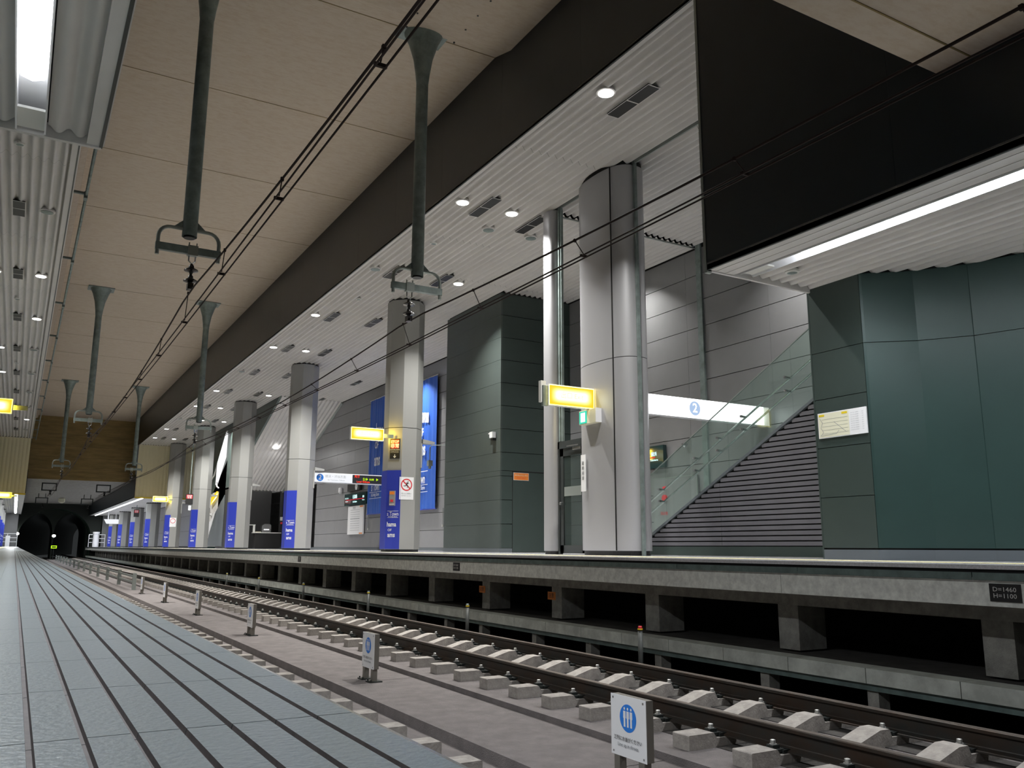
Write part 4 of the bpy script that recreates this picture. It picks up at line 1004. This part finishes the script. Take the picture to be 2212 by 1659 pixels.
# fire hydrant cabinet on the wall behind the stairs
t = thing('hydrant_cabinet', 'grey hydrant cabinet with red lamp and button behind the stair glass', 'cabinet', (13.17, 14.9, .5))
part('door', MB().box(13.14, 13.19, 14.45, 16.0, .35, 1.75), 'grey_panel', t)
part('frame', MB().box(13.135, 13.145, 14.44, 14.46, .35, 1.75).box(13.135, 13.145, 14.44, 16.0, 1.74, 1.76), 'galv_lt', t)
part('red_button', MB().tube([(13.09, 15.55, 1.28), (13.14, 15.55, 1.28)], .075, 14), 'red', t)
part('red_lamp', MB().tube([(13.07, 15.55, 1.52), (13.14, 15.55, 1.52)], [.02, .04], 10), 'e_redline', t)
text('消火栓', .09, 'red', t, (13.133, 15.6, .92), (0, -1, 0))
# small mirror / bell on wall
t = thing('wall_bell', 'small pale wall fitting above the stair foot', 'fitting', (13.1, 14.6, 2.2))
part('dome', MB().lathe([(.01, -.06), (.06, -.02), (.07, .03)], (13.08, 14.75, 2.45), 12), 'steel', t)

# ================================================================== FAR PART OF THE RIGHT PLATFORM
# sloping ribbed soffit of a stair hood
b = MB(); n = 0
pts = []; x = 10.25; 
while x < 13.2: pts.append((x, .05*abs(math.cos(math.pi*(x-10.25)/.2))**3)); x += .025
n = len(pts); A = (39.4, 7.05); B = (49.4, 3.25)
b.add([(p[0], A[0], A[1]+p[1]) for p in pts]+[(p[0], B[0], B[1]+p[1]) for p in pts], [(i, i+1, i+1+n, i+n) for i in range(n-1)])
hood = struct('stair_hood', b, 'ribbed', True, 'sloping ribbed underside of the stairs beside the back wall')
part('hood_side', MB().prism([(39.4, 7.1), (49.4, 3.3), (60, 3.3), (60, 7.1)], 10.15, 10.25, 'x'), 'green_dk', hood)
part('edge_trim', MB().tube([(13.17, 39.4, 7.02), (13.17, 49.4, 3.22)], .06, 6), 'galv_lt', hood)
downlight(11.5, 42.0, False, 6.02, label='ring of the lamp in the sloping hood')
o = MB().lathe([(.14, 0), (.14, -.06), (.08, -.09)], (11.3, 44.2, 5.2), 16); single('hood_lamp', o, 'e_lamp', 'glaring lamp in the sloping ribbed hood', 'lamp', (11.3, 44.2, 5.2))
area('hood_light', (11.3, 44.2, 5.05), (0, 0, 0), .25, .25, 60, (1, 1, 1), None, 'DISK')
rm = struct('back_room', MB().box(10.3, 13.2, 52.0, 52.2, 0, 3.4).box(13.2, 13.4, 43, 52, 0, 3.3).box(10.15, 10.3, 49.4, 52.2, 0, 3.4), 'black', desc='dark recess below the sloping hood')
t = thing('service_counter', 'dark counter with pale worktop in the recess', 'counter', (12, 48.5, 0))
part('worktop', MB().box(11.4, 12.9, 48.2, 48.8, .85, .89).box(10.9, 11.5, 48.4, 48.9, 1.28, 1.32).box(11.38, 11.46, 48.3, 48.5, .87, 1.3), 'white_box', t)
part('cabinet', MB().box(11.5, 12.85, 48.25, 48.8, 0, .85), 'black', t)
t = thing('counter_machine', 'rounded silver machine standing on the pale worktop', 'machine', (12.1, 48.5, .89))
smooth_angle(part('body', MB().prism([(11.85, .89), (12.35, .89), (12.35, 1.28), (12.28, 1.36), (12.0, 1.36), (11.85, 1.25)], 48.35, 48.7), 'steel', t)); part('slot', MB().box(11.95, 12.25, 48.34, 48.352, 1.02, 1.08), 'e_white', t)
t = thing('counter_paper', 'cream stack of leaflets on the worktop', 'leaflets', (11.65, 48.4, .89)); part('sheets', MB().box(11.5, 11.8, 48.3, 48.55, .89, .93), 'cream', t)
t = thing('wall_phone', 'small white and red fitting on the dark recess wall', 'fitting', (12.8, 48, 1.6)); part('box', MB().box(12.75, 12.95, 48.0, 48.1, 1.55, 1.75), 'white_box', t); part('red_base', MB().box(12.78, 12.92, 48.0, 48.1, 1.36, 1.46), 'red', t)
# white escalator side and poster seen between the third and fourth columns
t = thing('escalator', 'white glazed escalator side rising between the third and fourth columns', 'escalator', (10.3, 52, 0))
part('side_panel', MB().prism([(50.55, 6.6), (50.6, 5.2), (52.6, 3.7), (52.5, 5.0)], 10.0, 10.12, 'x'), 'e_white', t)  # no lamp: the panel's lit look is put in as its own glow
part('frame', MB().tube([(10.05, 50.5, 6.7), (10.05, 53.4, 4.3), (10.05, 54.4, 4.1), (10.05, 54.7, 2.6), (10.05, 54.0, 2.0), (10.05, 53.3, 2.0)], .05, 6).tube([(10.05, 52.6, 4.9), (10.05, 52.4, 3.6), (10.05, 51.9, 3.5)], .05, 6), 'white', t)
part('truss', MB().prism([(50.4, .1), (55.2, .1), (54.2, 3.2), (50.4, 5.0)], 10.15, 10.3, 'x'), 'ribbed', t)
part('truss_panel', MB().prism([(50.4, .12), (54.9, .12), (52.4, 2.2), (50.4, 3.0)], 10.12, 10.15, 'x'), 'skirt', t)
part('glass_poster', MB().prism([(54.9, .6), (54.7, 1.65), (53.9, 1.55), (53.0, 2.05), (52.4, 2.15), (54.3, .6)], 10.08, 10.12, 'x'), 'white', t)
part('yellow_lamp', MB().prism([(54.0, 2.55), (52.2, 3.0), (52.1, 3.3), (53.9, 2.95)], 10.0, 10.08, 'x'), 'e_yellow', t)
# things under the far canopy
t = thing('far_sign', 'small bright white hanging sign near the fifth column', 'sign', (9.3, 58, 2.6)); part('lit_face', MB().box(9.3, 9.9, 57.0, 57.1, 2.35, 2.65), 'e_white', t); part('hanger', MB().box(9.55, 9.6, 57.02, 57.06, 2.65, 7.06), 'galv', t)
t = thing('ticket_machine', 'teal glass booth with machines beyond the fifth column', 'booth', (10.6, 58, 0)); part('body', MB().box(10.3, 11.6, 57.5, 58.2, 0, 2.2), 'green', t); part('display', MB().box(10.4, 11.5, 57.46, 57.5, 2.22, 2.3), 'e_ledgreen', t); part('panel', MB().box(10.5, 10.9, 57.46, 57.5, .4, 1.1), 'white', t)
t = thing('hanging_board', 'white hanging board near the far platform end', 'board', (8.2, 95, 2.3)); part('board', MB().prism([(7.55, 2.75), (8.9, 2.75), (8.9, 2.3), (7.8, 2.3)], 95, 95.15), 'e_board', t); part('hanger', MB().box(7.9, 7.96, 95, 95.05, 2.75, 3.42).box(8.6, 8.66, 95, 95.05, 2.75, 3.42), 'white', t)
def endfence(x0, x1, y, label):
    t = thing('end_fence', label, 'fence', ((x0+x1)/2, y, 0), 'white fences closing the platform ends')
    for k in range(3): part('rail', MB().box(x0, x1, y, y+.05, .45+.42*k, .51+.42*k), 'white', t)
    for k in range(3): part('post', MB().box(x0+(x1-x0-.06)*k/2, x0+(x1-x0-.06)*k/2+.06, y, y+.06, 0, 1.36), 'white', t)
endfence(6.95, 8.6, 104.5, 'white fence at the far end of the right platform'); endfence(-1.6, .2, 103, 'white fence at the far end of the left platform')
t = thing('signal_box', 'white rounded cabinet at the far end of the right platform', 'cabinet', (7.5, 103.5, 0)); smooth_angle(part('body', MB().lathe([(.3, 0), (.32, .2), (.3, 1.4), (.36, 1.42), (.36, 1.6)], (7.6, 103.5, 0), 14), 'white', t))
t = thing('signal_box', 'small white cabinet at the far end of the left platform', 'cabinet', (-.6, 102, 0)); part('body', MB().box(-.85, -.45, 102, 102.3, 0, 1.1), 'white', t)
# tunnel lamps
for x, z, l in ((3.62, 1.15, 'bright lamp on the tunnel divider'), (.15, 1.35, 'bright lamp at the left tunnel wall')):
    t = thing('tunnel_lamp', l, 'lamp', (x, 105.7, z)); part('bulb', MB().lathe([(.05, -.14), (.17, -.08), (.17, .08), (.05, .14)], (x, 105.7, z), 10), 'e_lamp', t)
    part('arm', MB().box(x-.05, x+.05, 105.7, 106, z-.25, z-.12), 'iron', t)
    area('lamp_light', (x+.25, 105.5, z), (math.radians(80), 0, math.radians(-20)), .3, .3, 12, (.85, 1, .93), t)
t = thing('track_marker', 'small yellow marker plate at the tunnel divider', 'marker', (3.7, 104, -.3)); part('plate', MB().box(3.4, 3.95, 104, 104.05, -.18, .12), 'e_ledgreen', t); part('window', MB().box(3.48, 3.87, 103.98, 104.0, -.1, .04), 'black', t); part('stem', MB().box(3.64, 3.7, 104, 104.04, -1.37, -.18), 'iron', t)
t = thing('tunnel_lamp', 'dim cream lamp above the tunnel mouth', 'lamp', (3.5, 92, 4.3)); part('bulb', MB().lathe([(.2, .3), (.28, .2), (.28, -.1), (.1, -.2)], (3.5, 92, 4.3), 10), 'cream', t)
